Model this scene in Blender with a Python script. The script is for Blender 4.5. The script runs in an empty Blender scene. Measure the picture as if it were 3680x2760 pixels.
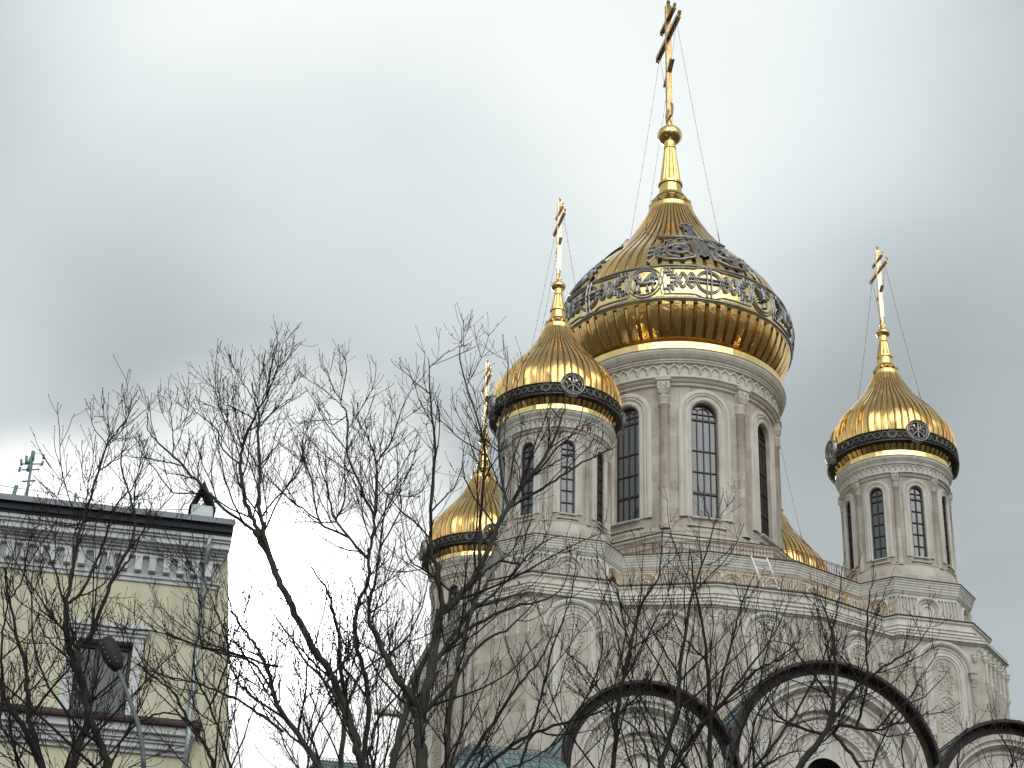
import bpy, math, random
from mathutils import Vector, Matrix, noise
PI = math.pi
sc = bpy.context.scene
COL = sc.collection
R = math.radians
rnd = random.Random(7)

# ------------------------------------------------------------------ camera
F_PX, PITCH, ROLL = 7353.33, R(29.0813), R(1.6714)
EYE = Vector((0, 0, 1.6))
fw = Vector((0, math.cos(PITCH), math.sin(PITCH)))
up0 = Vector((0, -math.sin(PITCH), math.cos(PITCH)))
rt0 = Vector((1, 0, 0))
rt = rt0 * math.cos(ROLL) + up0 * math.sin(ROLL)
up = -rt0 * math.sin(ROLL) + up0 * math.cos(ROLL)
cam_d = bpy.data.cameras.new('camera'); cam = bpy.data.objects.new('camera', cam_d); COL.objects.link(cam)
M = Matrix((rt, up, -fw)).transposed().to_4x4(); M.translation = EYE
cam.matrix_world = M
cam_d.sensor_width = 36; cam_d.lens = F_PX / 3680 * 36
cam_d.clip_start = 0.1; cam_d.clip_end = 4000
sc.camera = cam

def at(x, y, Y):
    """the point at ground distance Y (metres) seen at photo pixel x, y (3680 wide)"""
    d = fw + rt * ((x - 1840) / F_PX) - up * ((y - 1380) / F_PX)
    return EYE + d * (Y / d.y)

# ------------------------------------------------------------------ materials
def mat(name, base=(.5, .5, .5), rough=.7, metal=0., ior=None):
    m = bpy.data.materials.new(name); m.use_nodes = True
    b = m.node_tree.nodes['Principled BSDF']
    b.inputs['Base Color'].default_value = (*base, 1); b.inputs['Roughness'].default_value = rough
    b.inputs['Metallic'].default_value = metal
    if ior: b.inputs['IOR'].default_value = ior
    return m, m.node_tree, b

def N(nt, t, **kw):
    n = nt.nodes.new(t)
    for k, v in kw.items():
        if k in n.inputs.keys(): n.inputs[k].default_value = v
        else: setattr(n, k, v)
    return n

def ramp(nt, src, stops):
    r = nt.nodes.new('ShaderNodeValToRGB'); e = r.color_ramp.elements
    while len(e) < len(stops): e.new(.5)
    for i, (p, c) in enumerate(stops):
        e[i].position = p; e[i].color = (*c, 1) if len(c) == 3 else c
    nt.links.new(src, r.inputs[0]); return r.outputs[0]

def noisy(nt, scale, detail=5, rough=.6, vec=None, stretch=None):
    tc = nt.nodes.new('ShaderNodeTexCoord'); src = tc.outputs['Object']
    if stretch:
        mp = nt.nodes.new('ShaderNodeMapping'); mp.inputs['Scale'].default_value = stretch
        nt.links.new(src, mp.inputs[0]); src = mp.outputs[0]
    n = N(nt, 'ShaderNodeTexNoise', Scale=scale, Detail=detail, Roughness=rough)
    nt.links.new(src, n.inputs['Vector']); return n.outputs['Fac']

def mixc(nt, fac, a, b, mode='MIX'):
    m = nt.nodes.new('ShaderNodeMix'); m.data_type = 'RGBA'; m.blend_type = mode
    for s, v in ((m.inputs[0], fac), (m.inputs[6], a), (m.inputs[7], b)):
        if hasattr(v, 'node'): nt.links.new(v, s)
        elif isinstance(v, (int, float)): s.default_value = v
        else: s.default_value = (*v, 1)
    return m.outputs[2]

def bump(nt, b, h, strength=.3, dist=.02):
    n = N(nt, 'ShaderNodeBump', Strength=strength, Distance=dist)
    nt.links.new(h, n.inputs['Height']); nt.links.new(n.outputs[0], b.inputs['Normal'])

def stone(name, c1, c2, joints=True, kind='flat', soft=1.0):
    m, nt, b = mat(name, c1, .85)
    n1 = noisy(nt, .55, 6, .62)
    n2 = noisy(nt, 3.2, 5, .65, stretch=(1, 1, .35))
    col = mixc(nt, ramp(nt, n1, [(.38, (0, 0, 0)), (.62, (1, 1, 1))]), c1, c2)
    stain = ramp(nt, n2, [(.30, (.80, .775, .74)), (.5, (1, 1, 1)), (.75, (1.07, 1.06, 1.05))])
    col = mixc(nt, 1.0, col, stain, 'MULTIPLY')
    # rain streaks
    n4 = noisy(nt, 5.0, 4, .7, stretch=(1, 1, .06))
    streak = ramp(nt, n4, [(.32, (.80, .78, .75)), (.47, (1, 1, 1))])
    col = mixc(nt, .9, col, mixc(nt, 1.0, col, streak, 'MULTIPLY'))
    h = n2
    if joints:
        tc = nt.nodes.new('ShaderNodeTexCoord'); sx = nt.nodes.new('ShaderNodeSeparateXYZ'); nt.links.new(tc.outputs['Object'], sx.inputs[0])
        if kind == 'round':
            a = N(nt, 'ShaderNodeMath', operation='ARCTAN2'); nt.links.new(sx.outputs['Y'], a.inputs[0]); nt.links.new(sx.outputs['X'], a.inputs[1])
            s = N(nt, 'ShaderNodeMath', operation='MULTIPLY'); nt.links.new(a.outputs[0], s.inputs[0]); s.inputs[1].default_value = 2.9
            sv = s.outputs[0]
        else:
            sn = nt.nodes.new('ShaderNodeSeparateXYZ'); nt.links.new(tc.outputs['Normal'], sn.inputs[0])
            ax = N(nt, 'ShaderNodeMath', operation='ABSOLUTE'); nt.links.new(sn.outputs['X'], ax.inputs[0])
            ay = N(nt, 'ShaderNodeMath', operation='ABSOLUTE'); nt.links.new(sn.outputs['Y'], ay.inputs[0])
            m1 = N(nt, 'ShaderNodeMath', operation='MULTIPLY'); nt.links.new(sx.outputs['X'], m1.inputs[0]); nt.links.new(ay.outputs[0], m1.inputs[1])
            m2 = N(nt, 'ShaderNodeMath', operation='MULTIPLY'); nt.links.new(sx.outputs['Y'], m2.inputs[0]); nt.links.new(ax.outputs[0], m2.inputs[1])
            ad = N(nt, 'ShaderNodeMath', operation='ADD'); nt.links.new(m1.outputs[0], ad.inputs[0]); nt.links.new(m2.outputs[0], ad.inputs[1]); sv = ad.outputs[0]
        cb = nt.nodes.new('ShaderNodeCombineXYZ'); nt.links.new(sv, cb.inputs[0]); nt.links.new(sx.outputs['Z'], cb.inputs[1])
        br = nt.nodes.new('ShaderNodeTexBrick'); nt.links.new(cb.outputs[0], br.inputs['Vector'])
        br.inputs['Scale'].default_value = 1; br.inputs['Brick Width'].default_value = .62; br.inputs['Row Height'].default_value = .36
        br.inputs['Mortar Size'].default_value = .006; br.inputs['Mortar Smooth'].default_value = .4
        br.inputs['Color1'].default_value = (1, .995, .985, 1); br.inputs['Color2'].default_value = (.80, .765, .72, 1); br.inputs['Mortar'].default_value = (.60, .57, .53, 1)
        col = mixc(nt, 1.0, col, br.outputs['Color'], 'MULTIPLY')
    # pale wash-out low in the crevices from the geometry itself stays with real shading; only surface grain here
    nt.links.new(col, b.inputs['Base Color'])
    bump(nt, b, noisy(nt, 9, 4), .25, .012)
    return m

STONE = stone('limestone_blocks', (.53, .485, .42), (.46, .415, .355))
STONER = stone('limestone_drum', (.53, .49, .425), (.47, .425, .36), kind='round')
TRIM = stone('limestone_trim', (.60, .57, .515), (.54, .50, .44), joints=False)

def make_gold(name='gilded_metal', base=(.93, .64, .25), rough=.13):
    m, nt, b = mat(name, base, rough, 1.0)
    n1 = noisy(nt, 1.6, 4); n2 = noisy(nt, 7, 4)
    col = ramp(nt, n1, [(.3, tuple(min(1, c * 1.08 + .02) for c in base)), (.55, base), (.75, tuple(c * .82 for c in base))])
    nt.links.new(col, b.inputs['Base Color'])
    nt.links.new(ramp(nt, n2, [(.3, (.06,) * 3), (.7, (.17,) * 3)]), b.inputs['Roughness'])
    bump(nt, b, noisy(nt, 4.5, 3, .5), .35, .03)
    return m
GOLD = make_gold()
GOLD_PALE = make_gold('pale_gilded_band', (1.0, .74, .32), .2)
def metal(name, c1, c2, rough, scale=6, metallic=1.0):
    m, nt, b = mat(name, c1, rough, metallic)
    nt.links.new(ramp(nt, noisy(nt, scale), [(.35, c1), (.7, c2)]), b.inputs['Base Color'])
    bump(nt, b, noisy(nt, scale * 3), .2, .01); return m
SILVER = metal('weathered_silver', (.40, .385, .36), (.24, .225, .21), .42, 5)
DARKSILVER = metal('blackened_silver', (.25, .235, .21), (.10, .09, .08), .45, 8)
BLACKM = metal('blackened_backing', (.05, .045, .04), (.025, .022, .02), .6, 8, .6)
CROSSM = metal('gilded_cross_metal', (1.0, .80, .55), (.95, .66, .32), .22, 9)
CROSSB = metal('aged_gilded_cross', (.62, .42, .20), (.40, .26, .12), .3, 7)
BRONZE = metal('dark_bronze_frame', (.07, .045, .028), (.045, .03, .022), .5, 6, .3)
WIRE = metal('chain_steel', (.12, .12, .12), (.06, .06, .06), .5, 6, .4)
FLASH = metal('dark_roof_flashing', (.03, .028, .026), (.018, .017, .016), .5, 6, .3)
GOLD_THROAT = metal('shaded_throat_gilding', (.46, .25, .07), (.28, .14, .04), .34, 4)  # darker gold for the dome throat, the shade of the recess put into its colour
GOLD_GUT = metal('shaded_gutter_gilding', (.58, .35, .11), (.38, .21, .06), .3, 4)  # darker gold between ribs: the dark of the gaps is painted in as shade
RUST = metal('rusty_gilded_railing', (.62, .40, .17), (.22, .09, .035), .6, 5, .25)
RUSTD = metal('dark_rusty_railing', (.30, .14, .06), (.10, .04, .02), .65, 5, .2)
ALU = metal('white_ladder_paint', (.85, .85, .83), (.75, .75, .73), .5, 5, 0)
m_, nt, b = mat('window_glass', (.03, .04, .05), .03, 0, 2.0)
bump(nt, b, noisy(nt, 1.6, 3), .22, .03); GLASS = m_
m_, nt, b = mat('house_glass', (.035, .035, .045), .08, 0, 1.5)
GLASS2 = m_
# brown soffit with wet stains
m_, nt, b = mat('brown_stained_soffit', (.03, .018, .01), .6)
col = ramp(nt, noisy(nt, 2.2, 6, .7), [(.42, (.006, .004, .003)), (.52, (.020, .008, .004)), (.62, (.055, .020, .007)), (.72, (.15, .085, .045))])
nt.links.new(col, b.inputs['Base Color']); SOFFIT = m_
# patinated roof sheets
m_, nt, b = mat('teal_roof_sheet', (.10, .19, .20), .55)
tc = nt.nodes.new('ShaderNodeTexCoord')
wv = N(nt, 'ShaderNodeTexWave', Scale=1.3); wv.wave_type = 'BANDS'; wv.bands_direction = 'X'; nt.links.new(tc.outputs['Object'], wv.inputs[0])
c0 = ramp(nt, noisy(nt, 1.2, 5), [(.35, (.14, .22, .23)), (.65, (.23, .34, .35))])
c1 = ramp(nt, wv.outputs['Fac'], [(.0, (.35, .35, .35)), (.05, (1, 1, 1))])
nt.links.new(mixc(nt, 1.0, c0, c1, 'MULTIPLY'), b.inputs['Base Color']); TEAL = m_
# yellow plaster
def plaster(name, c1, c2):
    m, nt, b = mat(name, c1, .9)
    nt.links.new(ramp(nt, noisy(nt, .8, 6, .65, stretch=(1, 1, .3)), [(.3, c2), (.6, c1)]), b.inputs['Base Color'])
    bump(nt, b, noisy(nt, 25, 4), .25, .01); return m
def stained(name, c1, c2, c3):
    m = plaster(name, c1, c2); nt = m.node_tree; b = nt.nodes['Principled BSDF']; src = b.inputs['Base Color'].links[0].from_socket
    n = noisy(nt, 2.2, 5, .7, stretch=(1, 1, .12)); f = ramp(nt, n, [(.50, (0, 0, 0)), (.68, (1, 1, 1))])
    nt.links.new(mixc(nt, f, src, c3), b.inputs['Base Color']); return m
YEL = stained('cream_yellow_plaster', (.60, .565, .41), (.54, .50, .36), (.45, .42, .31))
WHT = stained('white_stucco', (.62, .63, .62), (.52, .53, .53), (.40, .41, .40))
ROOFG = plaster('grey_roof_sheet', (.26, .26, .29), (.20, .20, .23))
GUT = plaster('dark_gutter', (.035, .042, .045), (.02, .025, .03))
BROWN = plaster('brown_ledge_sheet', (.055, .03, .025), (.03, .018, .016))
GALV = metal('galvanised_pipe', (.42, .46, .46), (.28, .33, .33), .5, 5, .5)
GREENISH = metal('verdigris_pipe', (.16, .26, .26), (.10, .17, .18), .6, 5, .2)
# bark
def barkm(name, a, bb, c):
    m, nt, b = mat(name, a, .95)
    n = noisy(nt, 5, 6, .7, stretch=(1, 1, .4)); n2 = noisy(nt, 1.3, 4)
    col = ramp(nt, n, [(.3, a), (.7, bb)])
    col = mixc(nt, ramp(nt, n2, [(.58, (0, 0, 0)), (.72, (1, 1, 1))]), col, c)
    nt.links.new(col, b.inputs['Base Color']); bump(nt, b, n, .6, .01); return m
BARK = barkm('bark', (.012, .010, .008), (.036, .029, .024), (.028, .030, .013))
MOSSY = barkm('mossy_bark', (.022, .021, .017), (.068, .062, .050), (.075, .075, .020))
TWIG = barkm('twig_bark', (.011, .006, .006), (.018, .011, .010), (.012, .008, .007))
m_, nt, b = mat('dry_leaf', (.12, .035, .015), .9); DRY = m_
m_, nt, b = mat('ground', (.12, .11, .10), .95)
nt.links.new(ramp(nt, noisy(nt, .15, 6), [(.35, (.035, .030, .024)), (.65, (.075, .066, .055))]), b.inputs['Base Color']); GROUND = m_
m_, nt, b = mat('asphalt', (.05, .05, .052), .9); nt.links.new(ramp(nt, noisy(nt, 2, 6), [(.3, (.04, .04, .042)), (.7, (.065, .064, .063))]), b.inputs['Base Color']); ASPH = m_

# ------------------------------------------------------------------ mesh builder
class MB:
    def __init__(s): s.v = []; s.f = []; s.m = []; s.mi = 0
    def add(s, vs, fs):
        o = len(s.v); s.v.extend([tuple(p) for p in vs]); s.f.extend([tuple(i + o for i in f) for f in fs]); s.m.extend([s.mi] * len(fs))
    def box(s, c, d, rz=0, rx=0, ry=0):
        mt = Matrix.Rotation(rz, 3, 'Z') @ Matrix.Rotation(ry, 3, 'Y') @ Matrix.Rotation(rx, 3, 'X')
        vs = [Vector(c) + mt @ Vector((x * d[0] / 2, y * d[1] / 2, z * d[2] / 2)) for x in (-1, 1) for y in (-1, 1) for z in (-1, 1)]
        s.add(vs, [(0, 1, 3, 2), (4, 6, 7, 5), (0, 4, 5, 1), (2, 3, 7, 6), (0, 2, 6, 4), (1, 5, 7, 3)])
    def lathe(s, prof, n=32, c=(0, 0, 0), jit=0, a0=0, cap=False):
        vs = []
        for r, z in prof:
            for k in range(n):
                a = a0 + 2 * PI * k / n; q = r + (rnd.uniform(-jit, jit) if jit else 0)
                vs.append((c[0] + q * math.cos(a), c[1] + q * math.sin(a), c[2] + z))
        fs = []
        for i in range(len(prof) - 1):
            for k in range(n):
                k2 = (k + 1) % n; fs.append((i * n + k, (i + 1) * n + k, (i + 1) * n + k2, i * n + k2))
        if cap: fs += [tuple(range(n - 1, -1, -1)), tuple((len(prof) - 1) * n + k for k in range(n))]
        s.add(vs, fs)
    def tube(s, pts, rad, n=6, cap=True):
        pts = [Vector(p) for p in pts]
        if isinstance(rad, (int, float)): rad = [rad] * len(pts)
        d0 = (pts[1] - pts[0]).normalized(); a = d0.orthogonal().normalized(); vs = []
        for i, p in enumerate(pts):
            if i == 0: t = pts[1] - p
            elif i == len(pts) - 1: t = p - pts[i - 1]
            else: t = pts[i + 1] - pts[i - 1]
            t.normalize(); a = (a - t * a.dot(t)); a = a.normalized() if a.length > 1e-6 else t.orthogonal().normalized()
            b = t.cross(a)
            for k in range(n):
                q = 2 * PI * k / n; vs.append(p + (a * math.cos(q) + b * math.sin(q)) * rad[i])
        fs = []
        for i in range(len(pts) - 1):
            for k in range(n):
                k2 = (k + 1) % n; fs.append((i * n + k, i * n + k2, (i + 1) * n + k2, (i + 1) * n + k))
        if cap: fs += [tuple(range(n - 1, -1, -1)), tuple((len(pts) - 1) * n + k for k in range(n))]
        s.add(vs, fs)
    def loft(s, polys, cap_top=False, cap_bot=False):
        n = len(polys[0]); vs = [p for po in polys for p in po]; fs = []
        for i in range(len(polys) - 1):
            for k in range(n):
                k2 = (k + 1) % n; fs.append((i * n + k, (i + 1) * n + k, (i + 1) * n + k2, i * n + k2))
        if cap_top: fs.append(tuple(range(n)))
        if cap_bot: fs.append(tuple((len(polys) - 1) * n + k for k in range(n - 1, -1, -1)))
        s.add(vs, fs)
    def sweep(s, mp, path, prof, closed=False):
        """profile points (d outward of the path, h off the wall) carried along a 2-D path drawn on a wall"""
        n = len(path); vs = []
        for i in range(n):
            p = Vector(path[i])
            a = Vector(path[(i - 1) % n]) if (closed or i > 0) else None
            b = Vector(path[(i + 1) % n]) if (closed or i < n - 1) else None
            t1 = (p - a).normalized() if a is not None else (b - p).normalized()
            t2 = (b - p).normalized() if b is not None else t1
            n1 = Vector((-t1.y, t1.x)); n2 = Vector((-t2.y, t2.x)); nn = (n1 + n2)
            nn = nn.normalized() if nn.length > 1e-5 else n1
            k = 1 / max(.35, nn.dot(n1))
            for d, h in prof:
                q = p + nn * d * k; vs.append(mp(q.x, q.y, h))
        m = len(prof); fs = []
        for i in range(n if closed else n - 1):
            j = (i + 1) % n
            for k in range(m - 1): fs.append((i * m + k, i * m + k + 1, j * m + k + 1, j * m + k))
        s.add(vs, fs)
    def ribbon(s, mp, path, w, h0, h1, closed=False):
        s.sweep(mp, path, [(-w / 2, h0), (-w * .32, h1), (w * .32, h1), (w / 2, h0)], closed)
    def build(s, name, m, parent=None, smooth=False, loc=None):
        me = bpy.data.meshes.new(name); me.from_pydata(s.v, [], s.f)
        for x in (m if isinstance(m, (list, tuple)) else [m]): me.materials.append(x)
        if any(s.m): me.polygons.foreach_set('material_index', s.m)
        if smooth: me.polygons.foreach_set('use_smooth', [True] * len(me.polygons))
        me.update()
        o = bpy.data.objects.new(name, me); COL.objects.link(o)
        if parent: o.parent = parent
        if loc is not None: o.location = loc
        return o

def fixn(o):
    import bmesh
    b = bmesh.new(); b.from_mesh(o.data); bmesh.ops.recalc_face_normals(b, faces=b.faces); b.to_mesh(o.data); b.free(); return o

def tag(o, label, cat, group=None, kind=None):
    if label: o['label'] = label
    if cat: o['category'] = cat
    if group: o['group'] = group
    if kind: o['kind'] = kind
    return o
def thing(name, loc, rz=0, **kw):
    o = bpy.data.objects.new(name, None); COL.objects.link(o); o.location = loc; o.rotation_euler = (0, 0, rz); o.empty_display_size = .5
    tag(o, kw.get('label'), kw.get('cat'), kw.get('group')); return o
def share(o, parent, loc=None, rz=None):
    c = o.copy(); COL.objects.link(c); c.parent = parent
    if loc is not None: c.location = loc
    if rz is not None: c.rotation_euler = (0, 0, rz)
    return c

def planemap(p0, n2, z0=0):
    """s runs to the right seen from outside, z up, h along the outward normal n2"""
    n = Vector((n2[0], n2[1], 0)).normalized(); t = Vector((-n.y, n.x, 0))
    return lambda s, z, h: Vector((p0[0], p0[1], 0)) + t * s + n * h + Vector((0, 0, z0 + z))
def cylmap(rad, phi0):
    return lambda s, z, h: Vector(((rad + h) * math.cos(phi0 + s / rad), (rad + h) * math.sin(phi0 + s / rad), z))
def facemap(a, b):
    """wall between plan points a and b (anticlockwise plan), s from its middle"""
    a = Vector(a[:2]); b = Vector(b[:2]); t = (b - a).normalized(); n = Vector((t.y, -t.x)); m = (a + b) / 2
    return (lambda s, z, h: Vector((m.x + t.x * s + n.x * h, m.y + t.y * s + n.y * h, z))), (b - a).length
def arch(s0, z0, zs, w, n=14):
    p = [(s0 - w, z0), (s0 - w, zs - .001)]
    p += [(s0 - w * math.cos(PI * k / n), zs + w * math.sin(PI * k / n)) for k in range(n + 1)]
    return p + [(s0 + w, zs - .001), (s0 + w, z0)]

# ------------------------------------------------------------------ the cathedral, in its own axes
TH = R(12.2043); CX, CY = 6.242, 69.1275; D = 6.1325
church = thing('church', (CX, CY, 0), TH,
    label='pale stone church with five gilded onion domes on round drums, filling the right half', cat='church')

def catmull(prof, zs):
    """smooth interpolation of R over z"""
    P = sorted(prof); out = []
    for z in zs:
        i = max(0, min(len(P) - 2, next((k for k in range(len(P) - 1) if z <= P[k + 1][0]), len(P) - 2)))
        z0, r0 = P[i]; z1, r1 = P[i + 1]; t = (z - z0) / (z1 - z0)
        m0 = (P[i + 1][1] - P[i - 1][1]) / (P[i + 1][0] - P[i - 1][0]) if i > 0 else (r1 - r0) / (z1 - z0)
        m1 = (P[i + 2][1] - r0) / (P[i + 2][0] - z0) if i + 2 < len(P) else (r1 - r0) / (z1 - z0)
        h = z1 - z0
        out.append((2 * t ** 3 - 3 * t ** 2 + 1) * r0 + (t ** 3 - 2 * t ** 2 + t) * h * m0 + (-2 * t ** 3 + 3 * t ** 2) * r1 + (t ** 3 - t ** 2) * h * m1)
    return out

def dome_mesh(prof, nr, zcuts, rows_per_m, dstep):
    """ribbed gilded shell: every rib a raised convex strip, a sunk gutter between two ribs"""
    b = MB(); z0, z1 = zcuts
    nrow = int((z1 - z0) * rows_per_m); zs = [z0 + (z1 - z0) * i / nrow for i in range(nrow + 1)]
    rs = catmull(prof, zs); da = 2 * PI / nr
    rg = random.Random(3)
    for k in range(nr):
        a = k * da; tilt = rg.uniform(-.010, .010); top = []; left = []; right = []
        for i, (z, r) in enumerate(zip(zs, rs)):
            if i % 5 == 0: tl = rg.uniform(-.018, .018); off = rg.uniform(-.004, .004); slp = rg.uniform(-.0035, .0035) * (1 if rows_per_m < 8 else .5)
            d = min(dstep, r * da * .42); sc2 = min(1, r / 2)
            sl2 = (i % 5 - 2) * slp; P = lambda f_, h: ((r + h + (sl2 if f_ > .05 and f_ < .71 else 0)) * math.cos(a + f_ * da), (r + h) * math.sin(a + f_ * da), z)
            e0 = d * .45 + off - (tl + tilt) * sc2; e2 = d * .45 + off + (tl + tilt) * sc2
            top += [P(.06, e0), P(.38, (e0 + e2) / 2 + d * .10), P(.70, e2)]
            left += [P(.03, -d * .6), P(.06, e0)]; right += [P(.70, e2), P(.73, -d * .6), P(1.03, -d * .6)]
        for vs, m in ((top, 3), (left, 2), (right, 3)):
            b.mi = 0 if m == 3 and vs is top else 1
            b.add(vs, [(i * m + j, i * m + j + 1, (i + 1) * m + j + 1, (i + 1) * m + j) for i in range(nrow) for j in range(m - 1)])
    return b

def surfmap(prof, phi0, rref):
    P = sorted(prof)
    def rr(z): return catmull(P, [z])[0]
    def f(s, z, h):
        a = phi0 + s / rref; r = rr(z) + h; return Vector((r * math.cos(a), r * math.sin(a), z))
    return f

PROF_C = [(39.9, 3.80), (40.3, 4.08), (40.7, 4.30), (41.1, 4.44), (41.6, 4.56), (42.2, 4.59), (42.8, 4.46), (43.4, 4.19), (44.0, 3.82), (44.6, 3.34),
          (45.2, 2.80), (45.8, 2.29), (46.4, 1.85), (47.0, 1.47), (47.6, 1.15), (48.1, .92)]
PROF_T = [(34.2, 1.90), (34.6, 2.12), (35.0, 2.22), (35.4, 2.19), (35.8, 2.04), (36.2, 1.80), (36.6, 1.49), (37.0, 1.16), (37.4, .87), (37.8, .65), (38.15, .50)]

def star_relief(b, mp, s0, z0, w, h, rib, h1):
    """interlace: a cross in a ring with two braided bands and split leaves either side"""
    def dbl(pts, closed=False, g=.62):
        for o in (-g, g):
            q = []
            n = len(pts)
            for i in range(n):
                a = pts[(i - 1) % n] if (closed or i) else pts[0]; c = pts[(i + 1) % n] if (closed or i < n - 1) else pts[-1]
                dx, dz = c[0] - a[0], c[1] - a[1]; l = math.hypot(dx, dz) or 1
                q.append((pts[i][0] - dz / l * rib * o, pts[i][1] + dx / l * rib * o))
            b.ribbon(mp, q, rib, 0, h1, closed)
    r = h * .36
    dbl([(s0 + r * math.cos(q), z0 + r * math.sin(q)) for q in [2 * PI * k / 24 for k in range(24)]], True)
    for d in (-1, 1):
        o = rib * 1.5 * d
        b.ribbon(mp, [(s0 + o, z0 + h * .52 * (t - 5) / 5) for t in range(11)], rib * 1.2, 0, h1 * 1.3)
        b.ribbon(mp, [(s0 + h * .60 * (t - 5) / 5, z0 + o) for t in range(11)], rib * 1.2, 0, h1 * 1.3)
    L = w / 2 - h * .42
    for sg in (-1, 1):
        for ph in (0, PI):
            pts = []
            for k in range(29):
                t = k / 28; x = h * .40 + t * (L - h * .40)
                pts.append((s0 + sg * x, z0 + h * .24 * math.sin(ph + t * PI * 2.0)))
            dbl(pts)
        e = s0 + sg * L
        for dy in (-1, 1):   # split leaves
            dbl([(e - sg * h * .10, z0 - dy * h * .12), (e + sg * h * .12, z0 + dy * h * .14), (e + sg * h * .30, z0 + dy * h * .36)])
            for q in (.0, .5, 1.0):
                a = (e + sg * h * (.05 + .2 * q), z0 + dy * h * (.06 + .22 * q))
                b.ribbon(mp, [a, (a[0] + sg * h * .20, a[1] + dy * h * .02)], rib * 1.9, 0, h1)
                b.ribbon(mp, [a, (a[0] + sg * h * .0, a[1] + dy * h * .18)], rib * 1.9, 0, h1)

def spiral(cx, cz, r0, turns, a0, sg, n=26):
    return [(cx + sg * r0 * (1 - .82 * k / n) * math.cos(a0 + 2 * PI * turns * k / n), cz + r0 * (1 - .82 * k / n) * math.sin(a0 + 2 * PI * turns * k / n)) for k in range(n + 1)]

def lettering(b, mp, s0, z0, R0, w, h0, h1, sides):
    """Christogram: tall rho crossed by chi, small letters either side"""
    def st(p, ww=w): b.ribbon(mp, [(s0 + x * R0, z0 + z * R0) for x, z in p], ww, h0, h1)
    st([(0, -.72), (0, .74)], w * 1.2)
    st([(-.12, -.74), (.12, -.74)]); st([(-.10, .74), (.04, .74)])
    st([(0, .72), (.20, .72), (.30, .56), (.24, .36), (.05, .26)])
    st([(-.56, .48), (.56, -.48)], w * 1.1); st([(-.56, -.48), (.56, .48)], w * 1.1)
    for sx, sz in ((-1, 1), (1, 1), (-1, -1), (1, -1)):
        st([(sx * .56 - sx * .10, sz * .56), (sx * .60, sz * .42)])
    if sides == 'aw':
        st([(-.66, -.12), (-.56, .14), (-.46, -.12)], w * .7); st([(-.62, -.02), (-.50, -.02)], w * .6)
        st([(.44, .10), (.40, -.06), (.48, -.14), (.54, -.04), (.60, -.14), (.68, -.06), (.64, .10)], w * .7)
    else:
        st([(-.50, .14), (-.64, .12), (-.60, .0), (-.50, -.04), (-.56, -.16), (-.68, -.12)], w * .7)
        st([(.64, .12), (.52, .14), (.48, .04), (.60, -.02), (.64, -.12), (.50, -.16)], w * .7)

def ringprof(b, mp, s0, z0, r, w, h0, h1, n=28):
    b.ribbon(mp, [(s0 + r * math.cos(-2 * PI * k / n), z0 + r * math.sin(-2 * PI * k / n)) for k in range(n)], w, h0, h1, True)

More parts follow.
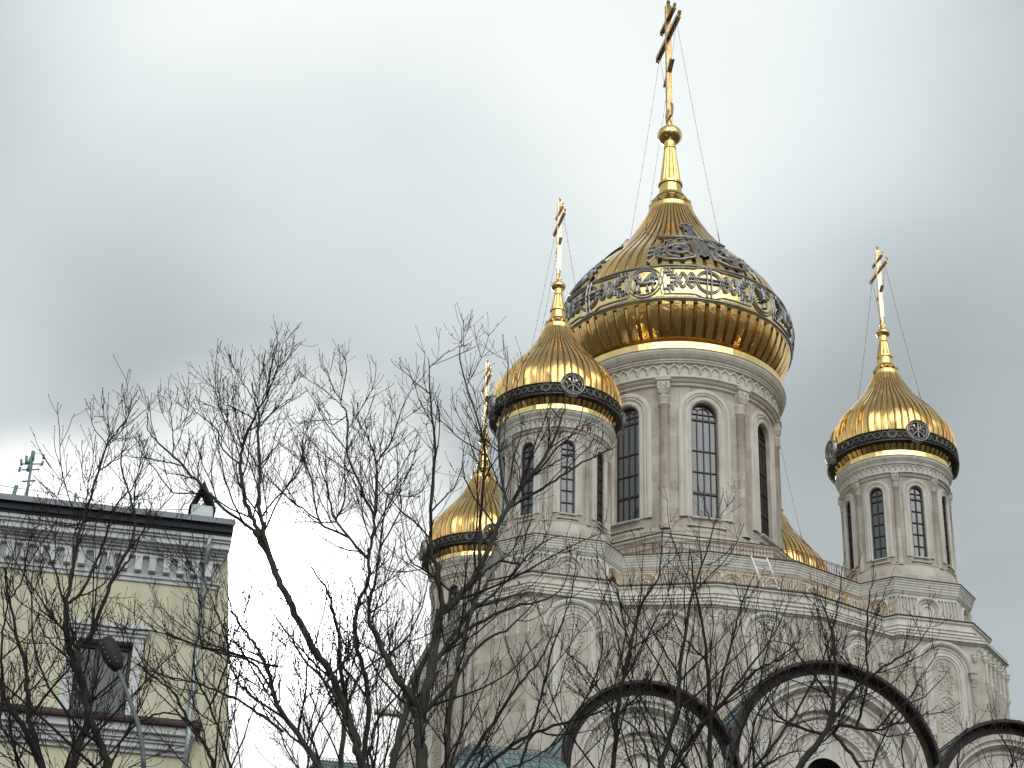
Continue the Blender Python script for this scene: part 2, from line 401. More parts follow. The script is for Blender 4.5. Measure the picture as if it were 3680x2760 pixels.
def onion(parent, loc, big):
    """a gilded dome with its band, medallions, finial, cross and stay chains; returns the dome object"""
    if big:
        b = dome_mesh(PROF_C, 64, (40.02, 48.12), 6, .085)
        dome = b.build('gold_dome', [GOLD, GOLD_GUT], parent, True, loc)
    else:
        b = dome_mesh(PROF_T, 60, (34.24, 38.14), 10, .044)
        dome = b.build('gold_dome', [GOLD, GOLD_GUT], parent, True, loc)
    # base ring and recessed throat
    g = MB()
    if big:
        g.lathe([(3.97, 40.06), (3.86, 39.98), (3.84, 39.86), (4.02, 39.76), (4.16, 39.74), (4.19, 39.72), (4.17, 39.70), (4.26, 39.68)], 96)
        g.build('dome_throat', GOLD_THROAT, dome, True)
        g = MB(); g.lathe([(4.23, 39.70), (4.275, 39.67), (4.275, 39.41), (4.25, 39.39), (4.1, 39.385)], 52, jit=.010)
        g.build('gold_ring', GOLD_PALE, dome)
    else:
        g.lathe([(1.95, 34.27), (1.87, 34.25), (1.86, 34.20), (1.94, 34.17), (1.99, 34.17)], 72)
        g.build('dome_throat', GOLD_THROAT, dome, True)
        g = MB(); g.lathe([(1.98, 34.18), (2.035, 34.165), (2.035, 33.995), (2.02, 33.98), (1.94, 33.975)], 50, jit=.006)
        g.build('gold_ring', GOLD_PALE, dome)
    # finial
    g = MB()
    if big:
        g.lathe([(.88, 48.06), (.90, 48.09), (.90, 48.30), (.86, 48.33), (.84, 48.30)], 40, jit=.004)
        g.lathe([(.84, 48.33), (.80, 48.36), (.61, 48.80)], 40)
        n = 14                                               # row of faceted pyramids
        for k in range(n):
            a0, a1, am = 2 * PI * k / n, 2 * PI * (k + 1) / n, 2 * PI * (k + .5) / n
            P = lambda r, a, z: (r * math.cos(a), r * math.sin(a), z)
            vs = [P(.84, a0, 48.32), P(.84, a1, 48.32), P(.64, am, 48.80), P(.90, am, 48.52), P(.64, a1 + (am - a0), 48.80), P(.66, a1, 48.6)]
            g.add(vs, [(0, 1, 3), (1, 2, 3), (2, 0, 3), (1, 4, 2)])
        g.lathe([(.62, 48.78), (.66, 48.82), (.62, 48.90), (.57, 48.98), (.52, 49.02), (.47, 49.05)], 40)
        g.lathe([(.49, 49.03), (.44, 49.45), (.50, 49.50), (.50, 49.60), (.43, 49.64)], 24)
        fl = [(.455 if k % 2 else .425, 0) for k in range(28)]
        vs = []; 
        for z, s_ in ((49.62, 1), (51.36, .53)):
            for k in range(36): q = (.44 if k % 2 else .405) * s_; vs.append((q * math.cos(2 * PI * k / 36), q * math.sin(2 * PI * k / 36), z))
        g.add(vs, [(k, (k + 1) % 36, 36 + (k + 1) % 36, 36 + k) for k in range(36)])
        g.lathe([(.23, 51.34), (.255, 51.37), (.255, 51.42), (.225, 51.44), (.235, 51.48), (.24, 51.70)], 20)
        f1 = g.build('finial_cone', GOLD, dome)
        g = MB(); g.lathe([(.2, 51.66)] + [(max(.01, .52 * math.cos(t)), 52.05 + .42 * math.sin(t)) for t in [(-1.1 + 2.5 * k / 14) for k in range(15)]] + [(.0, 52.48)], 30, jit=.004)
        g.lathe([(.17, 52.40), (.13, 52.62), (.09, 52.8), (.0, 52.81)], 12)
        g.build('finial_ball', GOLD, dome)
    else:
        g.lathe([(.46, 38.11), (.475, 38.13), (.475, 38.30), (.45, 38.32)], 30, jit=.003)
        g.lathe([(.44, 38.31), (.42, 38.33), (.33, 38.53)], 30)
        n = 12
        for k in range(n):
            a0, a1, am = 2 * PI * k / n, 2 * PI * (k + 1) / n, 2 * PI * (k + .5) / n
            P = lambda r, a, z: (r * math.cos(a), r * math.sin(a), z)
            g.add([P(.44, a0, 38.31), P(.44, a1, 38.31), P(.34, am, 38.53), P(.48, am, 38.42), P(.34, a1 + (am - a0), 38.53)], [(0, 1, 3), (1, 2, 3), (2, 0, 3), (1, 4, 2)])
        g.lathe([(.33, 38.50), (.35, 38.56), (.32, 38.62), (.28, 38.64), (.25, 38.92), (.285, 38.95), (.285, 38.99), (.25, 39.0)], 24)
        vs = []
        for z, s_ in ((38.99, 1), (39.62, .55)):
            for k in range(28): q = (.265 if k % 2 else .245) * s_; vs.append((q * math.cos(2 * PI * k / 28), q * math.sin(2 * PI * k / 28), z))
        g.add(vs, [(k, (k + 1) % 28, 28 + (k + 1) % 28, 28 + k) for k in range(28)])
        g.lathe([(.14, 39.60), (.155, 39.63), (.145, 39.66), (.15, 39.85)], 16)
        g.build('finial_cone', GOLD, dome)
        g = MB(); g.lathe([(.12, 39.80)] + [(max(.01, .26 * math.cos(t)), 40.0 + .18 * math.sin(t)) for t in [(-1.0 + 2.4 * k / 12) for k in range(13)]] + [(.0, 40.19)], 24, jit=.003)
        g.lathe([(.09, 40.15), (.06, 40.3), (.0, 40.31)], 10)
        g.build('finial_ball', GOLD, dome)
    cross(dome, big)
    # ornament
    if big:
        bk = MB()
        zs = [41.28 + (42.92 - 41.28) * k / 8 for k in range(9)]
        bk.lathe([(catmull(PROF_C, [41.22])[0] + .02, 41.22)] + [(catmull(PROF_C, [z])[0] + .055, z) for z in zs] + [(catmull(PROF_C, [42.98])[0] + .02, 42.98)], 120)
        bk.build('ornament_band', GOLD_PALE, dome, True)
        w = 2 * PI * 4.7 / 6
        for k in range(6):
            ph = -PI / 2 + k * PI / 3; mp = surfmap(PROF_C, ph, 4.7); zc = 42.1
            mp2 = (lambda m: lambda s, z, h: m(s, z, h * .8 + .055))(mp)
            s_ = MB()
            for zz in (-.74, .74):
                s_.ribbon(mp2, [(-w / 2 + w * i / 24, zc + zz) for i in range(25)], .09, 0, .06)
            for zz, dd in ((-.58, .0), (.58, 0)):
                sg = 1 if zz > 0 else -1
                pts = [(-1.75, zc + zz)] + [(-.55, zc + zz), (-.25, zc + zz + sg * .10), (.25, zc + zz + sg * .10), (.55, zc + zz)] + [(1.75, zc + zz)]
                dense = []
                for i in range(len(pts) - 1):
                    for t in range(4): dense.append((pts[i][0] + (pts[i + 1][0] - pts[i][0]) * t / 4, pts[i][1] + (pts[i + 1][1] - pts[i][1]) * t / 4))
                s_.ribbon(mp2, dense + [pts[-1]], .07, 0, .06)
            for sg in (-1, 1):
                for dx in (1.66, 1.80): s_.ribbon(mp2, [(sg * (dx + .10 * math.cos(t * PI / 2)), zc + .58 * t) for t in (-1, -.6, -.2, .2, .6, 1)], .06, 0, .06)
            star_relief(s_, mp2, 0, zc, 3.45, 1.30, .056, .085)
            s_.build('interlace_relief', SILVER, dome, True)
            # roundel between two panels: a winged beast or a winged figure in a ring
            s_ = MB(); sm = w / 2
            ringprof(s_, mp2, sm, zc, .66, .07, 0, .07); ringprof(s_, mp2, sm, zc, .55, .07, 0, .06)
            if k % 2:
                for q in range(6): s_.ribbon(mp2, [(sm - .02 + .02 * q, zc + .02), (sm + .16 + .03 * q, zc + .26 - .02 * q), (sm + .40 + .02 * q, zc + .40 - .07 * q)], .05, 0, .10)
                s_.ribbon(mp2, [(sm - .26, zc + .02), (sm - .12, zc - .10), (sm + .10, zc - .12), (sm + .30, zc - .04), (sm + .38, zc - .16)], .22, 0, .14)
                ringprof(s_, mp2, sm - .26, zc + .17, .09, .14, 0, .15, 12)
                ringprof(s_, mp2, sm + .30, zc + .06, .10, .05, 0, .12, 12)
                for dx, ez in ((-.34, -.04), (-.18, .0), (.14, .05), (.34, .0)): s_.ribbon(mp2, [(sm + dx, zc - .05), (sm + dx - .04, zc - .26), (sm + dx - .01, zc - .40), (sm + dx - .10, zc - .42)], .09, 0, .12)
            else:
                s_.ribbon(mp2, [(sm, zc + .28), (sm + .03, zc), (sm + .06, zc - .4)], .22, 0, .13)
                ringprof(s_, mp2, sm + .02, zc + .36, .09, .10, 0, .13, 12)
                for q in range(6): s_.ribbon(mp2, [(sm - .08, zc + .18 - .05 * q), (sm - .42 + .03 * q, zc + .34 - .12 * q)], .05, 0, .09)
                s_.ribbon(mp2, [(sm + .06, zc + .1), (sm + .26, zc + .04)], .08, 0, .12)
                s_.box(mp2(sm - .06, zc - .08, .12), (.14, .2, .2), ph + w / 2 / 4.7)
            s_.build('roundel', SILVER, dome, True)
        # blossoming cross on each side of the upper shell
        for k in range(4):
            ph = -PI / 2 + k * PI / 2; mp0 = surfmap(PROF_C, ph, 3.6); mp = (lambda m: lambda s, z, h: m(s * .84, 43.08 + (z - 43.1) * .955, h))(mp0); s_ = MB()
            m2 = (lambda m: lambda s, z, h: m(s, z, h * .8 + .05))(mp)
            dn = lambda pts, n=5: [(pts[i][0] + (pts[i + 1][0] - pts[i][0]) * t / n, pts[i][1] + (pts[i + 1][1] - pts[i][1]) * t / n) for i in range(len(pts) - 1) for t in range(n)] + [pts[-1]]
            for o in (-.13, .13): s_.ribbon(m2, dn([(o, 43.55), (o, 45.6), (o, 46.3)]), .15, -.02, .10)
            s_.ribbon(m2, dn([(0, 43.5), (0, 44.6), (0, 46.3)]), .20, -.02, .05)
            s_.ribbon(m2, dn([(0, 46.0), (0, 46.45)]), .8, -.02, .07)
            for zz in (45.15, 46.55): s_.ribbon(m2, dn([(-.5, zz), (0, zz + .12), (.5, zz)]), .13, -.02, .10)
            s_.ribbon(m2, dn([(-2.2, 45.42), (-1.1, 45.30), (0, 45.30), (1.1, 45.30), (2.2, 45.42)]), .14, -.02, .12)
            s_.ribbon(m2, dn([(-2.0, 45.28), (-1.1, 45.18), (0, 45.18), (1.1, 45.18), (2.0, 45.28)]), .07, -.02, .10)
            for sg in (-1, 1):
                ringprof(s_, m2, sg * .36, 46.50, .17, .09, -.02, .10, 12)
                s_.ribbon(m2, spiral(sg * .98, 43.98, .62, 1.7, -PI / 2, sg, 34), .13, -.02, .11)
                s_.ribbon(m2, spiral(sg * .98, 43.98, .44, 1.0, PI / 3, sg, 24), .07, -.02, .09)
                s_.ribbon(m2, dn([(sg * .25, 44.9), (sg * .27, 44.0), (sg * .42, 43.42), (sg * .95, 43.20), (sg * 1.5, 43.24), (sg * 1.85, 43.5)]), .16, -.02, .11)
                s_.ribbon(m2, spiral(sg * .80, 44.82, .34, 1.4, PI, sg), .10, -.02, .10)
                s_.ribbon(m2, spiral(sg * 1.35, 44.66, .22, 1.2, 0, sg, 16), .09, -.02, .10)
                s_.ribbon(m2, spiral(sg * 1.72, 43.88, .26, 1.3, 0, sg, 18), .10, -.02, .10)
                s_.ribbon(m2, dn([(sg * 1.62, 44.5), (sg * 1.98, 43.9), (sg * 1.95, 43.4), (sg * 2.15, 43.12)], 4), .13, -.02, .10)
                s_.ribbon(m2, dn([(sg * .45, 44.5), (sg * 1.0, 44.42), (sg * 1.6, 44.1)], 4), .09, -.02, .10)
                for q in range(7): s_.ribbon(m2, [(sg * (.45 + .25 * q), 43.55 + .17 * (q * 2 % 5)), (sg * (.62 + .25 * q), 43.72 + .17 * (q * 2 % 5))], .13, -.02, .09)
                for q in range(4): s_.ribbon(m2, [(sg * (2.0 + .0 * q), 43.3 + .33 * q), (sg * 2.22, 43.2 + .35 * q)], .12, -.02, .09)
            s_.build('blossoming_cross_relief', SILVER, dome, True)
    else:
        bk = MB(); bk.lathe([(2.0, 34.43), (2.19, 34.41), (2.22, 34.43), (2.25, 34.55), (2.265, 34.70), (2.26, 34.84), (2.2, 34.88)], 72)
        bk.build('ornament_band', BLACKM, dome, True)
        s_ = MB(); mp = cylmap(2.255, -PI / 2); w = 2 * PI * 2.255
        n = 160
        for zz in (34.45, 34.85): s_.ribbon(mp, [(w * i / n, zz) for i in range(n + 1)], .035, 0, .035)
        nb = 56
        for ph in (0, PI):
            s_.ribbon(mp, [(w * i / (nb * 5), 34.655 + .115 * math.sin(ph + 2 * PI * i / 10)) for i in range(nb * 5 + 1)], .034, 0, .04)
        for i in range(nb):
            c0 = w * i / nb; s_.ribbon(mp, [(c0 - .07, 34.54), (c0 + .07, 34.77)] if i % 2 else [(c0 - .07, 34.77), (c0 + .07, 34.54)], .03, 0, .045)
        for k in range(8):   # rosettes along the band
            ringprof(s_, mp, w * (k + .5) / 8, 34.655, .15, .04, 0, .05, 14)
        s_.build('braided_relief', DARKSILVER, dome, True)
        for k in range(4):
            ph = -PI / 2 + k * PI / 2; mpp = planemap((2.27 * math.cos(ph), 2.27 * math.sin(ph)), (math.cos(ph), math.sin(ph)))
            tl = lambda s, z, h, q=mpp: q(s, z, h + (34.9 - z) * .0)
            s_ = MB(); zc = 34.80
            ringprof(s_, tl, 0, zc, .40, .055, -.12, .10); ringprof(s_, tl, 0, zc, .325, .03, -.12, .08)
            lettering(s_, tl, 0, zc, .36, .045, -.04, .09, 'aw' if k % 2 else 'sc')
            for q in range(8): s_.ribbon(tl, [(.35 * math.cos(q * PI / 4), zc + .35 * math.sin(q * PI / 4)), (.38 * math.cos(q * PI / 4 + .1), zc + .38 * math.sin(q * PI / 4 + .1))], .03, 0, .09)
            s_.build('medallion', SILVER, dome, True)
    return dome

def cross(dome, big):
    k = 1.0 if big else .5
    zc = 57.2 if big else 42.70
    zb = 52.75 if big else 40.25
    g = MB(); W = .14 * k + .015
    zt = zc + (1.75 if big else .95)
    g.box((0, 0, (zb + zt) / 2), (W * 1.2, W, zt - zb))
    for sx in (-1, 1): g.box((sx * (W * .6 + .012), 0, (zb + zt) / 2), (.018, W + .03, zt - zb - .1))
    hb = 1.52 * k
    def bar(z, half, th, slope=0):
        g.box((0, 0, z), (W, half * 2, th), rx=slope)
        for sx in (-1, 1): g.box((sx * W * .55, 0, z), (.02, half * 2 + .05, th * 1.3), rx=slope)
    bar(zc, hb, .13 * k + .01)
    bar(zc + .95 * k, .9 * k, .09 * k)
    bar(zc - 1.9 * k, .62 * k, .11 * k, R(-35))
    def lobe(y, z, s_, dirv):
        # trefoil end: three open rings and small points
        for dy, dz in ((dirv[0], dirv[1]), (-dirv[1] * .9, dirv[0] * .9), (dirv[1] * .9, -dirv[0] * .9)):
            cy_, cz_ = y + dy * s_, z + dz * s_
            g.tube([(0, cy_ + s_ * .62 * math.cos(t), cz_ + s_ * .62 * math.sin(t)) for t in [2 * PI * q / 10 for q in range(11)]], s_ * .22, 5)
            g.lathe([(0.001, -s_ * .3), (s_ * .3, 0), (0.001, s_ * .3)], 6, (0, cy_ + dy * s_ * .8, cz_ + dz * s_ * .8))
    s_ = .14 * k + .015
    lobe(0, zt, s_, (0, 1))
    for sg in (-1, 1):
        lobe(sg * hb, zc, s_, (sg, 0)); lobe(sg * .9 * k, zc + .95 * k, s_ * .8, (sg, 0))
        # filigree between arm and stem
        for q in range(4):
            g.tube([(0, sg * (.12 + .33 * q) * k, zc + (.10 + .0 * q) * k), (0, sg * (.26 + .33 * q) * k, zc + (.34 - .04 * q) * k), (0, sg * (.42 + .33 * q) * k, zc + .10 * k)], .028 * k + .006, 4)
            g.tube([(0, sg * (.12 + .33 * q) * k, zc - .10 * k), (0, sg * (.26 + .33 * q) * k, zc - .26 * k), (0, sg * (.42 + .33 * q) * k, zc - .10 * k)], .022 * k + .006, 4)
        g.tube([(0, sg * .05, zb + .25 * k), (0, sg * .32 * k, zb + .15 * k), (0, sg * .42 * k, zb + .48 * k), (0, sg * .30 * k, zb + .75 * k)], .05 * k + .01, 5)
        g.tube([(0, sg * .08, zc + 1.2 * k), (0, sg * .35 * k, zc + 1.45 * k), (0, sg * .12 * k, zc + 1.65 * k)], .035 * k + .006, 4)
    # ray bosses down the stem
    for q in range(9 if big else 5):
        z = zb + .5 * k + q * .42 * (1 if big else .42)
        for sx in (-1, 1): g.lathe([(.001, -.035), (.035, 0), (.001, .035)], 6, (sx * (W * .6 + .02), 0, z))
    g.build('cross', CROSSB if big else CROSSM, dome)
    # stay chains with little knots
    prof = PROF_C if big else PROF_T
    ze = 46.0 if big else 36.95
    re = catmull(prof, [ze])[0] + .04
    for sg in (-1, 1):
        for su in (-1, 1):
            c = MB(); a = Vector((0, sg * hb * .8, zc - .1 * k)); e = Vector((su * re * .7071, sg * re * .7071, ze))
            pts = [a.lerp(e, t / 16) + Vector((0, 0, -.25 * k * math.sin(PI * t / 16))) for t in range(17)]
            c.tube(pts, .007 if big else .006, 4)
            for t in range(1, 16, 1): c.lathe([(.001, -.03), (.022 if big else .018, 0), (.001, .03)], 5, pts[t])
            c.tube([pts[-2].lerp(e, .2), e], .02 if big else .014, 5)
            c.build('stay_chain', WIRE, dome)

# ------------------------------------------------------------------ drums
def drum(parent, loc, big):
    if big:
        RW, zb, zt = 3.75, 32.3, 38.14; wz0, wzs, ww = 32.80, 36.98, .50; nf = 64; k = 1.0
        zf0, zf1, RF = 38.42, 38.88, 3.93
        corn = [(4.30, 39.395), (4.26, 39.36), (4.27, 39.30), (4.22, 39.20), (4.13, 39.10), (4.06, 39.06), (4.09, 39.04), (4.09, 39.0), (4.04, 38.97), (4.05, 38.92), (4.0, 38.90), (RF, 38.88), (RF, 38.42),
                (4.03, 38.40), (4.06, 38.37), (4.06, 38.31), (3.99, 38.28), (3.93, 38.20), (3.85, 38.17), (3.84, 38.08), (RW, 38.06)]
        base = [(RW, 32.42), (3.80, 32.40), (3.92, 32.22), (3.92, 32.16), (3.90, 32.14), (4.0, 32.10), (4.12, 31.92), (4.35, 31.72), (4.72, 31.52), (4.9, 31.44), (4.9, 31.36)]
    else:
        RW, zb, zt = 1.79, 29.9, 33.32; wz0, wzs, ww = 30.27, 32.69, .245; nf = 60; k = .5
        zf0, zf1, RF = 33.43, 33.69, 1.865
        corn = [(2.05, 33.985), (2.02, 33.95), (2.02, 33.90), (1.97, 33.83), (1.93, 33.79), (1.94, 33.77), (1.92, 33.74), (1.93, 33.71), (1.89, 33.70), (RF, 33.69), (RF, 33.43),
                (1.92, 33.42), (1.935, 33.40), (1.935, 33.37), (1.88, 33.35), (1.85, 33.31), (1.84, 33.27), (RW, 33.26)]
        base = [(RW, 30.03), (1.87, 30.0), (1.875, 29.97), (1.86, 29.95), (1.93, 29.80), (1.98, 29.66), (2.0, 29.56), (2.04, 29.5), (2.05, 29.36), (2.06, 29.28)]
    b = MB()
    S = 2 * PI * RW / 8
    for kk in range(8):
        mp = cylmap(RW, kk * PI / 4)
        cols = [-S / 2 + (S / 2 - ww) * i / 5 for i in range(5)]
        hole = [-ww * math.cos(PI * i / 12) for i in range(13)]
        left = cols + [-ww]
        for side in (1, -1):
            for i in range(len(left) - 1):
                a, c = left[i] * side, left[i + 1] * side
                q = [mp(a, zb, 0), mp(c, zb, 0), mp(c, zt, 0), mp(a, zt, 0)]
                b.add(q, [(0, 1, 2, 3) if side == 1 else (3, 2, 1, 0)])
        for i in range(12):
            a, c = hole[i], hole[i + 1]
            b.add([mp(a, zb, 0), mp(c, zb, 0), mp(c, wz0, 0), mp(a, wz0, 0)], [(0, 1, 2, 3)])
            za, zc_ = wzs + math.sqrt(max(0, ww * ww - a * a)), wzs + math.sqrt(max(0, ww * ww - c * c))
            b.add([mp(a, za, 0), mp(c, zc_, 0), mp(c, zt, 0), mp(a, zt, 0)], [(0, 1, 2, 3)])
        dp = .20 * k + .06
        b.sweep(mp, arch(0, wz0, wzs, ww), [(0, 0), (0, -dp)])
        b.sweep(mp, [(ww, wz0), (-ww, wz0)], [(0, 0), (0, -dp)])
    wall = b.build('drum_wall', STONER, parent, False, loc); fixn(wall)
    # architraves, cornice, frieze, plinth
    t = MB()
    for kk in range(8):
        mp = cylmap(RW, kk * PI / 4)
        P = [(.50, 0), (.49, .05), (.43, .075), (.34, .075), (.33, .045), (.30, .035), (.285, .06), (.25, .075), (.22, .05), (.20, .03), (.12, .025), (.11, .045), (.06, .05), (.02, .02), (.0, -.03)]
        t.sweep(mp, arch(0, wz0 - (.0 if big else .0), wzs, ww, 18), [(d * (k if not big else 1), h * (.62 if not big else 1.25)) for d, h in P])
        # sill and apron line
        for zz, hw, hh in ((wz0 - .03, ww * 1.12, .05), (wz0 - .34 * k - .02, ww * 1.45, .035)):
            t.box(mp(0, zz, .0), (.16 * k + .06, hw * 2, hh * k + .008), kk * PI / 4)
    t.build('window_surround', TRIM, wall)
    c = MB(); c.lathe(corn, 96); c.build('drum_cornice', TRIM, wall, True).data.polygons.foreach_set('use_smooth', [False] * (96 * (len(corn) - 1)))
    c = MB(); c.lathe(base, 96); c.build('drum_plinth', STONER, wall)
    f_ = MB(); sw = 2 * PI * RF / nf; H = zf1 - zf0
    mp = cylmap(RF, 0)
    for i in range(nf):
        s0 = i * sw
        pts = [(s0 - sw / 2, zf0 + H * .42), (s0 - sw / 2 * .92, zf0 + H * .62), (s0 - sw * .18, zf0 + H * .82), (s0, zf0 + H * .97), (s0 + sw * .18, zf0 + H * .82), (s0 + sw / 2 * .92, zf0 + H * .62), (s0 + sw / 2, zf0 + H * .42)]
        f_.ribbon(mp, pts, sw * .17, 0, .06 * k + .01)
        q = mp(s0 + sw / 2, zf0, .02); r_ = sw * .13
        f_.lathe([(r_ * .9, H * .46), (r_ * 1.25, H * .42), (r_ * .8, H * .38), (r_ * 1.05, H * .30), (r_ * .7, H * .18), (r_ * .3, H * .12), (.001, H * .05)], 8, q)
    f_.build('arcaded_frieze', TRIM, wall, True)
    # engaged columns
    for kk in range(8):
        ph = (kk + .5) * PI / 4; rc = RW + .02 if big else RW + .01
        x, y = rc * math.cos(ph), rc * math.sin(ph); c = MB(); rr = .19 if big else .095
        zt_ = 38.28 if big else 33.36; zk = zt_ - .62 * k; zl = zb + .1
        c.lathe([(rr * 1.25, zl - .12 * k), (rr * 1.25, zl + .08 * k), (rr, zl + .16 * k), (rr * .98, zk - .45 * k), (rr * 1.2, zk - .42 * k), (rr * 1.2, zk - .36 * k), (rr, zk - .33 * k), (rr * 1.12, zk - .28 * k), (rr * 1.12, zk - .22 * k),
                 (rr, zk - .19 * k), (rr * 1.25, zk - .13 * k), (rr * 1.2, zk - .04 * k), (rr * .9, zk), (rr * .9, zk + .3 * k)], 16, (x, y, 0))
        sh = c.build('column', STONER, wall, True)
        c = MB(); x2, y2 = (rc + .03) * math.cos(ph), (rc + .03) * math.sin(ph)
        c.loft([[(x2 + (a * math.cos(ph) - bb * math.sin(ph)), y2 + (a * math.sin(ph) + bb * math.cos(ph)), z) for a, bb in ((w_, -w_), (w_, w_), (-w_, w_), (-w_, -w_))]
                for z, w_ in ((zt_, rr * 1.5), (zt_ - .08 * k, rr * 1.5), (zt_ - .09 * k, rr * 1.22), (zk + .22 * k, rr * 1.2), (zk + .04 * k, rr * .8))], True, True)
        mpc = planemap(((rc + .03 + rr * 1.22) * math.cos(ph), (rc + .03 + rr * 1.22) * math.sin(ph)), (math.cos(ph), math.sin(ph)))
        zc = zt_ - .27 * k
        for sg in (-1, 1):
            c.ribbon(mpc, spiral(sg * rr * .45, zc, rr * .42, 1.2, 0, sg, 12), rr * .16, -.01, .025)
            c.ribbon(mpc, [(-rr * .8 * sg, zc - rr * .8), (rr * .8 * sg, zc + rr * .8)], rr * .14, -.01, .02)
        c.build('capital', TRIM, sh)
    # windows
    for kk in range(8):
        ph = kk * PI / 4; dep = (.20 * k + .02); base_r = RW - dep
        mp = planemap((base_r * math.cos(ph), base_r * math.sin(ph)), (math.cos(ph), math.sin(ph)))
        w_ = MB(); fw_ = .055 if big else .045
        w_.sweep(mp, arch(0, wz0, wzs, ww), [(.01, 0), (.01, .05), (-fw_, .05), (-fw_, -.02)])
        w_.sweep(mp, [(ww, wz0), (-ww, wz0)], [(.0, 0), (.0, .05), (-fw_, .05), (-fw_, -.02)])
        if big:
            zz = wzs - .05
            for z, th in ((zz - .12, .07), (zz + .12, .03), (35.55, .035), (34.7, .035), (33.85, .08)): w_.box(mp(0, z, .02), (.05, 2 * ww, th), ph)
            for s_ in (-.245, 0, .245): w_.box(mp(s_, (wz0 + zz - .12) / 2, .02), (.045, .028, zz - .12 - wz0), ph)
            w_.sweep(mp, arch(0, zz - .1, zz + .14, .23, 12), [(.014, -.01), (.014, .04), (-.014, .04), (-.014, -.01)])
            w_.box(mp(0, zz + .2, .02), (.04, .026, .6), ph)
            for an in (35, 145):
                ca, sa = math.cos(R(an)), math.sin(R(an)); w_.tube([mp(.24 * ca, zz + .14 + .24 * sa, .02), mp(.49 * ca, zz + .1 + .46 * sa, .02)], .014, 4)
        else:
            w_.box(mp(0, (wz0 + wzs + ww) / 2, .02), (.04, .03, wzs + ww - wz0), ph)
            for z, th in ((32.45, .05), (32.66, .024), (32.0, .028), (31.57, .028), (31.14, .028), (30.70, .028)): w_.box(mp(0, z, .02), (.04, 2 * ww, th), ph)
        fr = w_.build('window_frame', BRONZE, wall)
        gl = MB(); pa = arch(0, wz0, wzs, ww, 16)
        gl.add([mp(s_, z, -.005) for s_, z in pa], [tuple(range(len(pa) - 1, -1, -1))])
        g_ = gl.build('window_glass', GLASS, fr)
    return wall

drum(church, (0, 0, 0), True)
onion(church, (0, 0, 0), True)
def copy_tree(o, parent, loc):
    c = o.copy(); COL.objects.link(c); c.parent = parent
    if loc is not None: c.location = loc
    for ch in list(o.children): copy_tree(ch, c, None)
    return c
d0 = drum(church, (-D, -D, 0), False); g0 = onion(church, (-D, -D, 0), False)
for sx, sy in ((1, -1), (-1, 1), (1, 1)):
    copy_tree(d0, church, (sx * D, sy * D, 0)); copy_tree(g0, church, (sx * D, sy * D, 0))

# ------------------------------------------------------------------ body of the church
def fp(z, h, f, w, V, uj, vj, e=0):
    side = [(-(D + f + .41 * e), -(D + h + e)), (-(D - f - .41 * e), -(D + h + e)), (-(uj - .0 * e), -(vj + e * 1.05)), (-(w + .2 * e), -(V + e)), (w + .2 * e, -(V + e)), (uj, -(vj + e * 1.05)), (D - f - .41 * e, -(D + h + e)), (D + f + .41 * e, -(D + h + e))]
    out = []
    for k in range(4):
        for x, y in side:
            for _ in range(k): x, y = -y, x
            out.append((x, y, z))
    return out
B29 = (2.13, 1.16, 1.5, 8.46, 4.1, 7.38); B27 = (2.50, 1.32, 1.6, 9.42, 4.5, 8.28); B26 = (2.96, 1.50, 1.87, 9.76, 4.5, 8.90)
lerp = lambda a, b, t: tuple(x + (y - x) * t for x, y in zip(a, b))
up_ = MB()
lay = [(29.255, 0), (29.21, 0), (29.19, -.035), (29.14, -.03), (29.10, -.06), (29.06, -.06), (29.03, -.09), (28.98, -.085), (28.94, -.11), (28.88, -.12), (28.86, -.15), (28.84, -.15), (28.83, -.17), (28.80, -.17), (28.79, -.21), (27.72, -.21)]
up_.loft([fp(z, *B29, e) for z, e in lay], cap_top=True)
up_.build('upper_storey_wall', TRIM, church)
md = MB(); lay = []
lay.append(fp(27.735, *B27, 0)); lay.append(fp(27.68, *B27, 0))
for z, t, e in ((27.66, 0, -.07), (27.46, .06, -.07), (27.455, .06, -.01), (27.40, .10, -.01), (27.395, .10, -.06), (27.30, .18, -.07), (27.24, .40, -.05), (27.235, .44, .0), (27.19, .48, .01), (27.185, .48, -.05), (27.12, .6, -.06), (27.04, .86, -.04), (27.035, .88, .0), (26.99, .92, .015), (26.985, .92, -.03), (26.94, .98, -.03), (26.93, 1, 0), (26.86, 1, 0), (26.84, 1, -.05), (26.80, 1, -.07), (26.79, 1, -.12)):
    lay.append(fp(z, *lerp(B27, B26, t), e))
md.loft(lay, cap_top=True); md.build('skirt_cornice', TRIM, church)
bw = MB(); bw.loft([fp(26.80, *B26, -.12), fp(4, *B26, -.12), fp(0, *B26, -.12)]); bw.build('nave_wall', STONE, church)
fl = MB()
fl.loft([fp(27.79, *B27, -.1), fp(27.785, *B27, .02), fp(27.738, *B27, .02), fp(27.737, *B27, -.02)])
fl.loft([fp(29.29, *B29, -.1), fp(29.285, *B29, .02), fp(29.258, *B29, .02), fp(29.257, *B29, -.02)])
fl.loft([fp(26.855, *B26, .012), fp(26.835, *B26, .012)])
fl.build('roof_flashing', FLASH, church)
